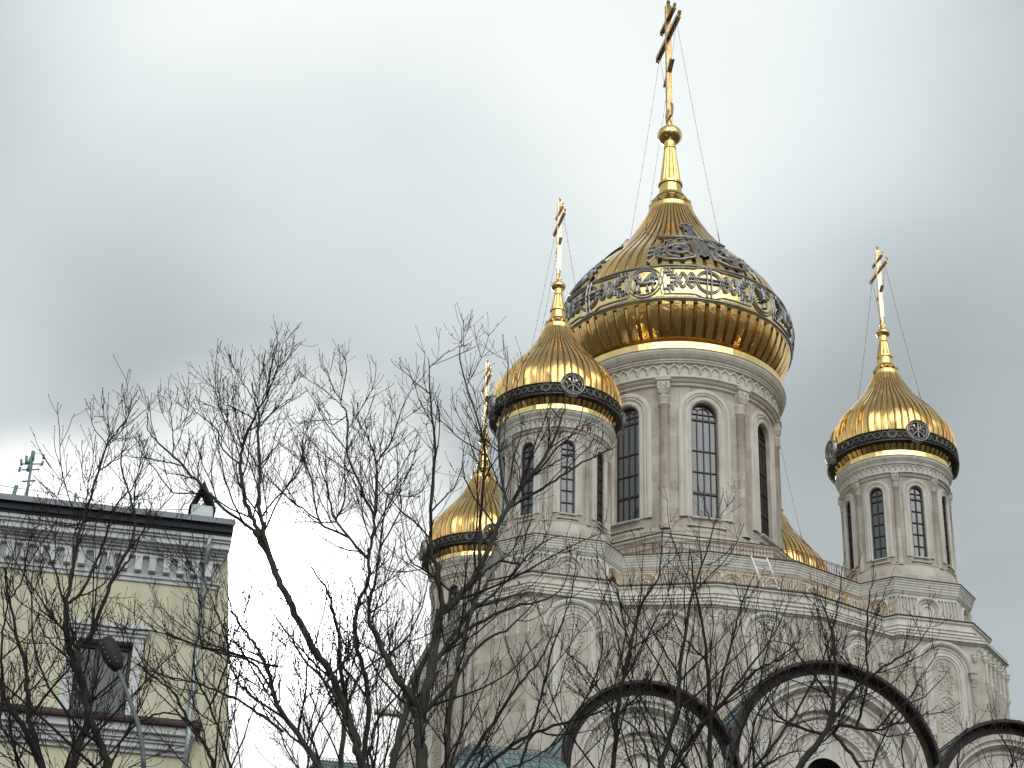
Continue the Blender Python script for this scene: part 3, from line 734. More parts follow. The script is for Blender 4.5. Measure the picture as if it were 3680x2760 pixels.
# octagonal tier under the main drum
oc = MB(); octo = lambda ap, z: [(ap / math.cos(PI / 8) * math.cos(PI / 8 + k * PI / 4), ap / math.cos(PI / 8) * math.sin(PI / 8 + k * PI / 4), z) for k in range(8)]
oc.loft([octo(a, z) for a, z in ((3.9, 31.46), (5.05, 31.38), (5.05, 31.30), (4.98, 31.28), (4.96, 31.18), (4.90, 31.15), (4.88, 31.0), (4.80, 30.98), (4.78, 30.9), (4.78, 29.25))], True)
oc.build('octagonal_tier', TRIM, church)
fo = MB(); fo.loft([octo(a, z) for a, z in ((4.95, 31.42), (5.07, 31.415), (5.07, 31.385), (5.03, 31.38))]); fo.build('tier_flashing', FLASH, church)
sl = MB()
for k in range(8):
    P = octo(4.78, 0); mp, L = facemap(P[k], P[(k + 1) % 8])
    n = int(L / .2)
    for i in range(n + 1):
        s_ = -L / 2 + L * i / n; sl.sweep(mp, [(s_ - .045, 29.3), (s_ - .045, 30.8), (s_ + .045, 30.8), (s_ + .045, 29.3)], [(0, 0), (0, .04)]); sl.box(mp(s_, 30.05, .025), (.08, .05, 1.45), math.atan2((mp(1, 0, 0) - mp(0, 0, 0)).y, (mp(1, 0, 0) - mp(0, 0, 0)).x))
sl.build('tier_fluting', TRIM, church)

# decorated faces: front and left flank carry niches and fluting, the others are the same
def yaw(mp):
    d = mp(1, 0, 0) - mp(0, 0, 0); return math.atan2(d.y, d.x)
P29 = fp(0, *B29, -.21); P26 = fp(0, *B26, -.12)
fz = MB(); ni = 0
for side in range(4):
    idx = [side * 8 + j for j in range(8)]
    faces = [(idx[j], idx[(j + 1)] if j < 7 else ((side + 1) * 8) % 32) for j in range(8)]
    for j, (a, b_) in enumerate(faces):
        mp, L = facemap(P29[a], P29[b_])
        if L < .6: continue
        ya = yaw(mp)
        # small blind arch in the middle of the turret faces, fluting to its sides
        cen = [0.0] if j in (0, 6, 7, 3, 1, 5) else []
        if j == 3: cen = [-L * .25, L * .25]
        if j in (2, 4): cen = [-L * .22, L * .22]
        for c_ in cen:
            q = .30 if j in (0, 6) else .26
            fz.sweep(mp, arch(c_, 27.74, 28.26, q, 12), [(.17, 0), (.165, .09), (.12, .12), (.08, .09), (.07, .03), (.03, .03), (0.0, .07), (-.03, .0)])
            fz.sweep(mp, arch(c_, 27.74, 28.26, q * .52, 10), [(.04, 0), (.03, .05), (-.01, .05), (-.015, 0)])
            for sg in (-1, 1):
                fz.loft([[mp(c_ + sg * (q + .08) + dx * w_, z, h * w_ / .07) for dx, h in ((-1, 0), (-1, .08), (1, .08), (1, 0))] for z, w_ in ((28.28, .07), (28.24, .07), (28.22, .055), (28.08, .05), (27.98, .02))], True, True)
        s_ = -L / 2 + .07
        while s_ < L / 2 - .05:
            if all(abs(s_ - c_) > .52 for c_ in cen):
                zt = 28.66; fz.sweep(mp, arch(s_, 27.90, zt - .03, .028, 6), [(.032, 0), (.028, .06), (.010, .06), (.008, 0)])
            elif all(abs(s_ - c_) > .36 for c_ in cen):
                fz.sweep(mp, arch(s_, 28.45, 28.63, .028, 6), [(.032, 0), (.028, .06), (.010, .06), (.008, 0)])
            s_ += .118
fz.build('fluted_frieze', TRIM, church)

def knotwork(b, mp, s0, z0, z1, w):
    """carved panel: leafy cross on top, braided roundel, woven knots below"""
    h = z1 - z0; rb = .035
    b.ribbon(mp, [(s0, z1 - w * 1.9), (s0, z1 - .06)], rb, 0, .03)
    for zz, ww in ((z1 - w * .5, .3), (z1 - w * .95, .55)): b.ribbon(mp, [(s0 - w * ww, zz), (s0 + w * ww, zz)], rb, 0, .03)
    for sg in (-1, 1):
        b.ribbon(mp, spiral(s0 + sg * w * .5, z1 - w * 1.6, w * .38, 1.4, -PI / 2, sg, 16), rb, 0, .03)
        b.ribbon(mp, spiral(s0 + sg * w * .45, z1 - w * 2.4, w * .34, 1.4, PI / 2, sg, 16), rb, 0, .03)
        b.ribbon(mp, [(s0, z1 - w * 1.2), (s0 + sg * w * .35, z1 - w * 1.8), (s0 + sg * w * .1, z1 - w * 2.6), (s0 + sg * w * .55, z1 - w * 3.0)], rb, 0, .03)
    zc = z1 - w * 3.9
    ringprof(b, mp, s0, zc, w * .72, rb, 0, .035, 20)
    for q in (-.4, 0, .4):
        L = math.sqrt(.52 - q * q) * w
        b.ribbon(mp, [(s0 + q * w - L * .5, zc - q * w * .6 - L * .5), (s0 + q * w * .5 + L * .5, zc - q * w + L * .5)], rb, 0, .03)
        b.ribbon(mp, [(s0 + q * w - L * .5, zc + q * w * .6 + L * .5), (s0 + q * w * .5 + L * .5, zc + q * w - L * .5)], rb, 0, .03)
    zb = z0 + .05; n = max(2, int((zc - w * .8 - zb) / (w * .55)))
    for ph in (0, 1, 2, 3):
        pts = []
        for i in range(n * 6 + 1):
            t = i / 6; x = (((t + ph * .5) % 2) - 1); x = 1 - 2 * abs(x); pts.append((s0 + x * w * .62, zb + (zc - w * .8 - zb) * t / n))
        b.ribbon(mp, pts, rb, 0, .028)

def niche(mp, s0, zs, ro, zbot, name='blind_arch', panel=True, cols=True):
    b = MB()
    k = ro / 1.06
    b.sweep(mp, arch(s0, zbot, zs, ro - .17 * k, 22), [(.17 * k, 0), (.16 * k, .09), (.10 * k, .12), (.04 * k, .10), (0, .05), (-.02, .0), (-.02, .004)])
    b.sweep(mp, arch(s0, zbot, zs, ro * .56, 20), [(.12 * k, .004), (.11 * k, .05), (.07 * k, .05), (.05 * k, .03), (0, .03), (-.02, .055), (-.06 * k, .055), (-.07 * k, .02), (-.10 * k, .018), (-.115 * k, .03), (-.14 * k, .03), (-.15 * k, .004)])
    b.sweep(mp, arch(s0, zbot, zs, ro * .76, 20), [(.05 * k, .004), (.04 * k, .03), (0, .03), (-.02 * k, .004)])
    o = b.build(name, TRIM, church)
    if panel:
        p = MB(); w = ro * .40 - .02; knotwork(p, mp, s0, zbot + .1, zs + w, w); p.build('carved_panel', TRIM, o)
    if cols:
        for sg in (-1, 1):
            c = MB(); q = mp(s0 + sg * (ro - .09 * k), 0, .07); rr = .07
            c.lathe([(rr, zbot), (rr, zs - .5), (rr * 1.25, zs - .48), (rr * 1.25, zs - .44), (rr, zs - .42), (rr * 1.2, zs - .38), (rr, zs - .35), (rr * 1.25, zs - .31), (rr, zs - .26)], 12, q)
            c.loft([[mp(s0 + sg * (ro - .09 * k) + dx * w_, z, .07 + dh * w_) for dx, dh in ((-1, -1), (-1, 1), (1, 1), (1, -1))] for z, w_ in ((zs + .02, .14), (zs - .03, .14), (zs - .04, .11), (zs - .20, .11), (zs - .30, .07))], True, True)
            c.build('niche_column', STONE, o)
    return o
def pendants(b, mp, s_list, sp, ztop):
    b = MB()
    for s_ in s_list:
        b.ribbon(mp, [(s_ - sp / 2, ztop - .30), (s_ - sp * .38, ztop - .18), (s_, ztop - .03), (s_ + sp * .38, ztop - .18), (s_ + sp / 2, ztop - .30)], .05, 0, .05)
        b.ribbon(mp, [(s_ - sp * .40, ztop - .30), (s_ - sp * .28, ztop - .2), (s_, ztop - .10), (s_ + sp * .28, ztop - .2), (s_ + sp * .40, ztop - .30)], .03, 0, .03)
    ends = sorted(set([round(s_ + sg * sp / 2, 3) for s_ in s_list for sg in (-1, 1)]))
    for e in ends:
        b.lathe([(.09, ztop - .28), (.10, ztop - .31), (.07, ztop - .34), (.085, ztop - .37), (.085, ztop - .44), (.06, ztop - .46), (.065, ztop - .50), (.035, ztop - .54), (.001, ztop - .60)], 10, mp(e, 0, .03))
    b.build('pendant_arch', TRIM, church)
pd = MB()
ZT = 26.78
for side in range(4):
    idx = [side * 8 + j for j in range(8)]
    for j in range(8):
        a = idx[j]; b_ = idx[j + 1] if j < 7 else ((side + 1) * 8) % 32
        mp, L = facemap(P26[a], P26[b_])
        if j in (0, 6):
            niche(mp, 0, 25.80, 1.02, 23.6 if side == 0 else 22)
            for sg in (-1, 1): pendants(pd, mp, [sg * 1.26], .36, ZT)
        elif j == 7:
            n = 5; pendants(pd, mp, [(-L / 2 + L * (i + .5) / n) for i in range(n)], L / n, ZT)
            for i in range(n + 1):
                q = mp(-L / 2 + L * i / n, 0, .02); pd = MB(); pd.lathe([(.04, ZT - .5), (.035, ZT - 1.15), (.07, ZT - 1.17), (.07, ZT - 1.22), (.04, ZT - 1.28), (.001, ZT - 1.4)], 8, q); pd.build('hanging_colonnette', TRIM, church)
        elif j == 3:
            niche(mp, 0, 25.9, .94, 23.0, cols=True)
            for sg in (-1, 1): pendants(pd, mp, [sg * 1.22, sg * 1.58], .36, ZT)
        elif j in (2, 4):
            niche(mp, 0, 25.80, .92, 22.5)
            for sg in (-1, 1): pendants(pd, mp, [sg * 1.16], .3, ZT)

# ------------------------------------------------------------------ railings, ladder
def railing(name, mats, pts, z, h, posts, step):
    """pts: plan polyline. top rail, bottom rail, mid rail, bars, posts"""
    root = MB(); P = [Vector((x, y, 0)) for x, y in pts]
    for zz, r_ in ((h, .016), (h * .84, .010), (.05, .012)): root.tube([p + Vector((0, 0, z + zz)) for p in P], r_, 5)
    for i in range(len(P) - 1):
        L = (P[i + 1] - P[i]).length; n = max(1, int(L / step))
        for k in range(n + 1):
            q = P[i].lerp(P[i + 1], k / n); root.box((q.x, q.y, z + h * .45), (.016, .016, h * .8))
            if k % 2 == 0: root.tube([q + Vector((.02, 0, z + h * .84)), q + Vector((0, 0, z + h * .92)), q + Vector((-.02, 0, z + h))], .008, 4)
    o = root.build(name, mats, church)
    for i in range(len(P) - 1):
        L = (P[i + 1] - P[i]).length; n = max(1, round(L / posts))
        for k in range(n + (1 if i == len(P) - 2 else 0)):
            q = P[i].lerp(P[i + 1], k / n); pb = MB(); pb.box((q.x, q.y, z + h / 2), (.036, .036, h + .03)); pb.build('railing_post', mats, o)
railing('parapet_railing', RUSTD, [(-4.0, -7.30), (-1.45, -8.36), (1.5, -8.40), (4.0, -7.34)], 29.29, .42, .8, .11)
railing('walkway_railing', RUST, [(-4.72, -8.20), (-4.45, -8.22), (-1.55, -9.34), (1.6, -9.34), (4.42, -8.2), (4.72, -8.24)], 27.80, .44, .8, .11)
ld = thing('ladder', (0, 0, 0), label='white ladder leaning over the rusty walkway railing of the church', cat='ladder')
ld.rotation_euler = (0, 0, TH); ld.location = (CX, CY, 0)
la = Vector((-.13, -8.60, 29.22)); lb = Vector((-.02, -9.36, 27.79))
tq = Vector((.53, 0, 0))
for s_ in (0, 1):
    m_ = MB(); m_.tube([la + tq * s_, lb + tq * s_], .028, 6); m_.build('ladder_rail', ALU, ld)
for k in range(4):
    m_ = MB(); q = la.lerp(lb, .1 + .27 * k); m_.tube([q, q + tq], .02, 6); m_.build('rung', ALU, ld)

# ------------------------------------------------------------------ arched gables in front
def gable(u, r, zc, name, win):
    g = MB(); VF = -13.4
    mp = planemap((u, VF), (0, -1))
    # concentric archivolts stepping inwards
    prof = [(0, .12), (-.16, .12), (-.18, .06), (-.24, .02), (-.30, .05), (-.34, -.06), (-.38, -.24), (-.42, -.24), (-.44, -.20), (-.50, -.20), (-.53, -.26), (-.86, -.26), (-.89, -.22), (-.94, -.22), (-.97, -.42), (-1.02, -.42), (-1.05, -.36), (-1.10, -.36), (-1.13, -.40), (-1.16, -.46), (-1.50, -.46)]
    if r > 3: prof += [(-1.54, -.42), (-1.60, -.42), (-1.63, -.62), (-1.70, -.62), (-1.73, -.58), (-2.05, -.60), (-2.08, -.56), (-2.14, -.62), (-2.17, -.80), (-2.30, -.82), (-2.33, -1.1), (-2.40, -1.1)]
    else: prof += [(-1.53, -.6), (-2.26, -.62)]
    g.sweep(mp, arch(0, 4, zc, r, 40), prof)
    o = g.build(name, TRIM, church); fixn(o)
    s_ = MB()
    # woven relief along one archivolt
    rr = r - 1.33
    for ph in (0, PI):
        pts = [((rr + .10 * math.sin(ph + k * .9)) * -math.cos(PI * k / 90), zc + (rr + .10 * math.sin(ph + k * .9)) * math.sin(PI * k / 90)) for k in range(91)]
        s_.ribbon((lambda m: lambda a, z, h: m(a, z, h - .46))(mp), pts, .035, 0, .03)
    if r > 3:
        rr = r - 1.89
        for ph in (0, PI):
            pts = [((rr + .09 * math.sin(ph + k * 1.1)) * -math.cos(PI * k / 70), zc + (rr + .09 * math.sin(ph + k * 1.1)) * math.sin(PI * k / 70)) for k in range(71)]
            s_.ribbon((lambda m: lambda a, z, h: m(a, z, h - .59))(mp), pts, .035, 0, .03)
    s_.build('woven_relief', TRIM, o)
    # barrel roof with overhang
    rf = MB(); ro, ri = r + .36, r + .27; n = 40; A = [PI * k / n for k in range(n + 1)]
    v0, v1 = -13.80, -8.9
    vs = []
    for rad, vv in ((ri, v0), (ro, v0), (ro, v1)):
        vs += [(u - rad * math.cos(t), vv, zc + rad * math.sin(t)) for t in A]
    m1 = n + 1; fs = []
    for k in range(n):
        fs.append((m1 + k, m1 + k + 1, 2 * m1 + k + 1, 2 * m1 + k))
    rf.add(vs, fs)
    rf.build('gable_roof', TEAL, o)
    sf = MB(); vs = []
    rings = [(ro, v0), (ri, v0), (ri, -13.42), (r - .02, -13.42)]
    for rad, vv in rings: vs += [(u - rad * math.cos(t), vv - .002, zc + rad * math.sin(t)) for t in A]
    fs = []
    for q in range(3):
        for k in range(n): fs.append((q * m1 + k, q * m1 + k + 1, (q + 1) * m1 + k + 1, (q + 1) * m1 + k))
    # straight legs of the overhang below the springing
    sf.add(vs, fs)
    for sg in (-1, 1):
        sf.add([(u + sg * rad, vv - .002, z) for rad, vv in rings for z in (zc, 4)], [(0, 1, 3, 2), (2, 3, 5, 4), (4, 5, 7, 6)])
    sf.build('brown_soffit', SOFFIT, o)
    sm_ = MB()
    for k in range(1, int(PI * ri / .42)):
        t = k * .42 / ri; q = Vector((u - (ri - .012) * math.cos(t), (v0 - 13.42) / 2, zc + (ri - .012) * math.sin(t))); sm_.box(q, (.03, v0 * -1 - 13.44, .022), ry=t - PI / 2)
        q = Vector((u - (ro + .012) * math.cos(t), (v0 + v1) / 2, zc + (ro + .012) * math.sin(t))); sm_.box(q, (.025, v1 - v0, .03), ry=t - PI / 2)
    sm_.build('standing_seams', SOFFIT, o)
    # window deep inside
    wr = r - 2.36 if r > 3 else None
    if wr:
        w_ = MB(); mpw = planemap((u, VF + 1.0), (0, -1))
        w_.sweep(mpw, arch(0, 12, zc, wr + .1, 18), [(.02, .0), (.02, .1), (-.16, .1), (-.16, -.05)])
        for t in (40, 65, 90, 115, 140): w_.tube([mpw(.3 * math.cos(R(t)), zc + .3 * math.sin(R(t)), .03), mpw(wr * math.cos(R(t)), zc + wr * math.sin(R(t)), .03)], .02, 4)
        ringprof(w_, mpw, 0, zc, wr * .62, .04, 0, .05)
        f_ = w_.build('window_frame', BRONZE, o)
        q_ = MB(); pa = arch(0, 12, zc, wr + .1, 18); q_.add([mpw(a, z, -.01) for a, z in pa], [tuple(range(len(pa) - 1, -1, -1))]); q_.build('window_glass', GLASS, f_)
    return o
gable(.40, 2.86, 20.50, 'arched_gable', True)
gable(-5.08, 2.26, 19.88, 'arched_gable', False)
gable(5.90, 2.26, 19.88, 'arched_gable', False)
fs_ = MB(); fs_.box((0, -11.2, 9.6), (15.6, 4.3, 19.2)); 
for u_ in (-2.65, 3.45): fs_.box((u_, -13.0, 12), (.5, .9, 17))
fs_.build('aisle_wall', STONE, church)

# low parts to the left: hipped annex roof, rounded bay
def hip(x0, x1, y0, y1, z0, rx0, rx1, ry0, ry1, z1):
    an = MB(); an.add([(x0, y0, z0), (x1, y0, z0), (x1, y1, z0), (x0, y1, z0), (rx0, ry0, z1), (rx1, ry0, z1), (rx1, ry1, z1), (rx0, ry1, z1)], [(0, 1, 5, 4), (1, 2, 6, 5), (2, 3, 7, 6), (3, 0, 4, 7), (4, 5, 6, 7)])
    o = an.build('porch_roof', TEAL, church)
    nw = MB()
    for k in range(22):
        t = k / 21; q = lambda a, b: a + (b - a) * t
        nw.tube([(x0 + (x1 - x0) * t, y0, z0 + .08), (rx0 + (rx1 - rx0) * min(1, max(0, t * 1.3 - .3)), ry0, z1 + .05)], .009, 3)
        nw.tube([(x0 + (x1 - x0) * min(1, max(0, t * 1.3 - .3)), y0, z0 + .08), (rx0 + (rx1 - rx0) * t, ry0, z1 + .05)], .009, 3)
    for k in range(9):
        t = k / 8; nw.tube([(x0 + (rx0 - x0) * t, y0 + (ry0 - y0) * t, z0 + .06 + (z1 - z0) * t), (x1 + (rx1 - x1) * t, y0 + (ry0 - y0) * t, z0 + .06 + (z1 - z0) * t)], .009, 3)
    nw.build('snow_guard_net', WIRE, o)
hip(-12.4, -6.6, -18.2, -10.0, 17.3, -10.7, -8.6, -16.0, -12.0, 19.26)
hip(-15.6, -12.72, -18.6, -11.0, 16.9, -14.6, -13.2, -16.0, -13.0, 18.5)
aw = MB(); aw.box((-9.75, -13.9, 8.6), (5.6, 8.0, 17.2)); aw.box((-14.15, -14.6, 8.4), (2.8, 7.4, 16.8)); aw.build('porch_wall', STONE, church)
sp = MB(); sp.box((-9.9, 1.2, 26.2), (1.6, .34, .12))
for k in range(10): sp.box((-9.2 - .15 * k, 1.2, 26.2), (.04, .38, .17))
sp.build('water_spout', TRIM, church)

# ------------------------------------------------------------------ yellow house
S = 1.9; AL = R(11.27)
house = thing('yellow_house', (-12.16, 45.239, 0), AL, label='cream yellow plastered house with white dentil cornice and grey roof, at the left', cat='house')
# local: x along the wall, -y towards the camera
def hb(b, x0, x1, y0, y1, z0, z1): b.box(((x0 + x1) / 2, (y0 + y1) / 2, (z0 + z1) / 2), (x1 - x0, y1 - y0, z1 - z0))
XE = 5.19
w_ = MB(); wx0, wx1, wzb, wzt = 2.06, 3.36, 17.9, 19.72
for x0, x1, z0, z1 in ((-14, wx0, 0, 22.6), (wx1, XE, 0, 22.6), (wx0, wx1, wzt, 22.6), (wx0, wx1, 0, wzb)): hb(w_, x0, x1, 0, .5, z0, z1)
hb(w_, -14, XE, 6, 6.5, 0, 22.6); hb(w_, -14, -13.5, .5, 6, 0, 22.6)
w_.build('wall', YEL, house)
# end wing, its buttressed edge widening downwards
w_ = MB()
w_.add([(XE - .02, .15, 22.5), (XE + .20, .2, 22.4), (XE + 2.38, .2, 0), (XE - .02, .15, 0), (XE - .02, 6, 22.5), (XE + .20, 6, 22.4), (XE + 2.38, 6, 0), (XE - .02, 6, 0)],
       [(0, 3, 2, 1), (1, 2, 6, 5), (4, 5, 6, 7), (0, 1, 5, 4)])
w_.build('side_wall', YEL, house)
c = MB()
for z0, z1, o in ((21.32, 21.42, .05), (21.42, 21.50, .10), (21.50, 21.95, .03), (21.95, 22.03, .16), (22.03, 22.10, .22), (22.10, 22.15, .30), (22.15, 22.20, .38), (22.20, 22.34, .50), (22.34, 22.40, .56), (22.40, 22.5, .62)):
    hb(c, -14, XE + o * .35, -o, .2, z0, z1)
c.build('cornice', WHT, house)
c = MB(); x = -5.0
while x < XE - .1:
    hb(c, x, x + .17, -.24, -.03, 21.55, 21.93); hb(c, x - .01, x + .18, -.25, -.03, 21.88, 21.95); x += .34
c.build('dentil_row', WHT, house)
c = MB()
for z0, z1, o in ((22.5, 22.56, .66), (22.56, 22.72, .74)): hb(c, -14, XE + o * .3, -o, .2, z0, z1)
c.build('eaves_gutter', GUT, house)
r_ = MB(); r_.add([(-14, -.86, 22.722), (XE + .25, -.86, 22.722), (XE + .25, 2.8, 24.0), (-14, 2.8, 24.0), (XE + .25, 6.8, 22.7), (-14, 6.8, 22.7), (-14, -.86, 22.87), (XE + .25, -.86, 22.87), (XE + .25, 2.8, 24.1), (-14, 2.8, 24.1)],
      [(0, 1, 2, 3), (3, 2, 4, 5), (0, 6, 7, 1), (6, 9, 8, 7), (1, 7, 8, 2), (8, 9, 5, 4)])
roof = r_.build('roof', ROOFG, house)
# ledge between storeys
c = MB()
for z0, z1, o in ((17.02, 17.12, .08), (17.12, 17.24, .2), (17.24, 17.3, .26), (17.3, 17.42, .32), (17.42, 17.6, .44)): hb(c, -14, 4.85 + o * .4, -o, -.002, z0, z1)
c.build('storey_cornice', WHT, house)
c = MB(); c.add([(-14, -.56, 17.602), (5.15, -.56, 17.602), (5.15, -.002, 17.602), (-14, -.002, 17.602), (-14, -.56, 17.66), (5.15, -.56, 17.66), (5.15, -.002, 17.95), (-14, -.002, 17.95)],
      [(0, 1, 5, 4), (4, 5, 6, 7), (0, 3, 2, 1), (1, 2, 6, 5)]); c.build('ledge_sheet', BROWN, house)
f_ = MB()
for x0, x1, z0, z1, o in ((wx0 - .26, wx0, 17.9, 19.72, .07), (wx1, wx1 + .24, 17.9, 19.72, .07), (wx0 - .26, wx1 + .24, 19.72, 19.84, .09), (wx0 - .30, wx1 + .28, 19.84, 19.92, .14), (wx0 - .34, wx1 + .32, 19.92, 20.0, .2), (wx0 - .37, wx1 + .35, 20.0, 20.1, .26)): hb(f_, x0, x1, -o, -.002, z0, z1)
f_.build('window_surround', WHT, house)
f_ = MB()
for x0, x1, z0, z1 in ((wx0, wx0 + .09, wzb, wzt), (wx1 - .09, wx1, wzb, wzt), (wx0, wx1, wzt - .12, wzt), (wx0 + .42, wx0 + .52, wzb, wzt - .12)): hb(f_, x0, x1, .2, .28, z0, z1)
hf = f_.build('window_frame', BRONZE, house); q = MB(); q.add([(wx0, .27, wzb), (wx1, .27, wzb), (wx1, .27, wzt), (wx0, .27, wzt)], [(0, 1, 2, 3)]); q.build('window_glass', GLASS2, hf)
f_ = MB(); f_.tube([(4.86, -.62, 22.4), (4.87, -.3, 22.0), (4.87, -.13, 21.8), (4.87, -.13, 18.0), (4.87, -.62, 17.5), (4.87, -.62, 17.0), (4.87, -.13, 16.6), (4.87, -.13, 0)], .065, 8); f_.build('downpipe', GALV, house, True)
f_ = MB()
for x0, x1 in ((1.7, 2.3), (3.1, 3.7)): hb(f_, x0, x0 + .1, -.03, -.002, 13, 16.4); hb(f_, x1, x1 + .1, -.03, -.002, 13, 16.4); hb(f_, x0, x1 + .1, -.03, -.002, 16.4, 16.5)
f_.build('lower_window_surround', WHT, house)
# small gabled vent on the roof and its pipe, snow-rail posts and wire
ch_ = MB(); hb(ch_, 4.36, 4.90, -.15, .5, 22.8, 23.48)
chim = ch_.build('roof_vent', GALV, house)
ch_ = MB()
for sg in (-1, 1): ch_.add([(4.63 + sg * .33, -.22, 23.40), (4.63 + sg * .33, .56, 23.40), (4.60, .56, 24.14), (4.60, -.22, 24.14), (4.63 + sg * .29, -.22, 23.40), (4.63 + sg * .29, .56, 23.40), (4.60, .56, 24.04), (4.60, -.22, 24.04)], [(0, 1, 2, 3), (4, 7, 6, 5), (0, 3, 7, 4), (1, 5, 6, 2)])
for x in (4.42, 4.84): hb(ch_, x, x + .04, -.1, -.06, 23.48, 23.75)
ch_.add([(4.36, .46, 23.28), (4.60, .46, 23.9), (4.50, .46, 23.28)], [(0, 1, 2)]); ch_.add([(4.7, .46, 23.28), (4.62, .46, 23.9), (4.88, .46, 23.28)], [(0, 1, 2)])
ch_.build('vent_hood', GUT, chim)
ch_ = MB(); ch_.tube([(4.80, .9, 23.2), (4.78, .9, 24.32)], .11, 12); ch_.build('vent_pipe', GALV, house, True)
for x, z, t in ((.02, 23.98, .05), (1.49, 23.95, .03), (3.08, 23.9, .03)):
    p_ = MB(); p_.tube([(x - (.08 if t > .04 else 0), 1.0, 23.3), (x, 1.0, z)], t, 7); p_.build('roof_post', GREENISH, roof)
wr_ = MB(); wr_.tube([(-4, 1, 24.2), (-.3, 1.0, 23.93), (1.49, 1, 23.86), (3.08, 1.0, 23.72), (4.7, 1.0, 23.9)], .009, 4); wr_.build('roof_wire', WIRE, roof)
ant = MB(); ax = .3
ant.tube([(ax, 1, 23.3), (ax, 1, 24.9)], .035, 7); ant.tube([(ax, 1, 24.72), (ax, 1, 24.98)], .05, 8)
for z, l, t in ((24.62, .26, .02), (24.46, .22, .02), (24.14, .16, .025)): ant.tube([(ax - l, 1, z - .03), (ax, 1, z), (ax + l, 1, z + .04)], t, 5)
ant.tube([(ax - .24, 1, 24.55), (ax - .27, 1, 24.72)], .03, 6); ant.tube([(ax - .13, 1, 24.6), (ax - .15, 1, 24.83)], .035, 6); ant.tube([(ax + .25, 1, 24.62), (ax + .27, 1, 24.74)], .035, 6)
ant.tube([(ax - .26, 1, 24.5), (ax - .27, 1, 24.38)], .035, 6); ant.tube([(ax + .27, 1, 24.8), (ax + .27, 1, 24.92)], .03, 6); ant.tube([(ax + .27, 1, 24.92), (ax + .0, 1, 24.95)], .006, 4)
ant.tube([(ax, 1, 24.0), (ax - .16, 1, 23.3)], .012, 5); ant.tube([(ax + .03, 1, 24.0), (ax + .12, 1, 24.14)], .012, 5)
for z in (24.6, 24.42): ant.tube([(ax - .06, 1, z), (ax - .02, 1, z + .2)], .06, 6)
am = ant.build('antenna_mast', GREENISH, house, True)

LAMPM, _, _ = mat('lamp_black_paint', (.012, .012, .012), .7)
LAMPG = metal('lamp_grey_paint', (.15, .17, .17), (.08, .09, .09), .6, 5, .0)
# ------------------------------------------------------------------ street lamp
LY = 22.0
lp = at(517, 2760, LY)
lamp = thing('street_lamp', (lp.x, lp.y, 0), label='street lamp with a dark head on a curved pale pole, before the house window', cat='street lamp')
L0 = Vector((lp.x, lp.y, 0))
pm = MB(); pm.tube([(0.08, 0, 0), (.04, 0, 4), (0, 0, lp.z - .2)], [.09, .075, .055], 12); pm.build('pole', LAMPG, lamp, True)
arm = [at(x, y, LY) - L0 for x, y in ((517, 2775), (515, 2720), (511, 2680), (496, 2603), (480, 2555), (465, 2511), (448, 2465), (434, 2430), (420, 2385), (410, 2340))]
pm = MB(); pm.tube(arm, [.028] * 5 + [.024] * 3 + [.02, .02], 10); pm.build('arm', LAMPG, lamp, True)
h0, h1 = at(375, 2293, LY) - L0, at(428, 2410, LY) - L0
pm = MB(); dd = (h1 - h0).normalized(); pts = [h0 + (h1 - h0) * t for t in (0, .06, .25, .5, .75, .94, 1)]
pm.tube(pts, [.02, .085, .11, .115, .10, .065, .02], 14); lh = pm.build('lamp_head', LAMPM, lamp, True)
pm = MB()
for i in range(5):
    for sg in (-1, 1):
        q = h0 + (h1 - h0) * (.18 + .14 * i) + Vector((sg * .045 + .0, -.095, -.03)); pm.lathe([(.001, -.008), (.014, 0), (.001, .008)], 8, q)
pm.build('lens', TRIM, lh)

# ------------------------------------------------------------------ bare trees
def smooth_path(P, n=4):
    out = []
    for i in range(len(P) - 1):
        p0 = P[max(0, i - 1)]; p1 = P[i]; p2 = P[i + 1]; p3 = P[min(len(P) - 1, i + 2)]
        for k in range(n):
            t = k / n; out.append(.5 * ((2 * p1) + (-p0 + p2) * t + (2 * p0 - 5 * p1 + 4 * p2 - p3) * t * t + (-p0 + 3 * p1 - 3 * p2 + p3) * t ** 3))
    out.append(P[-1]); return out

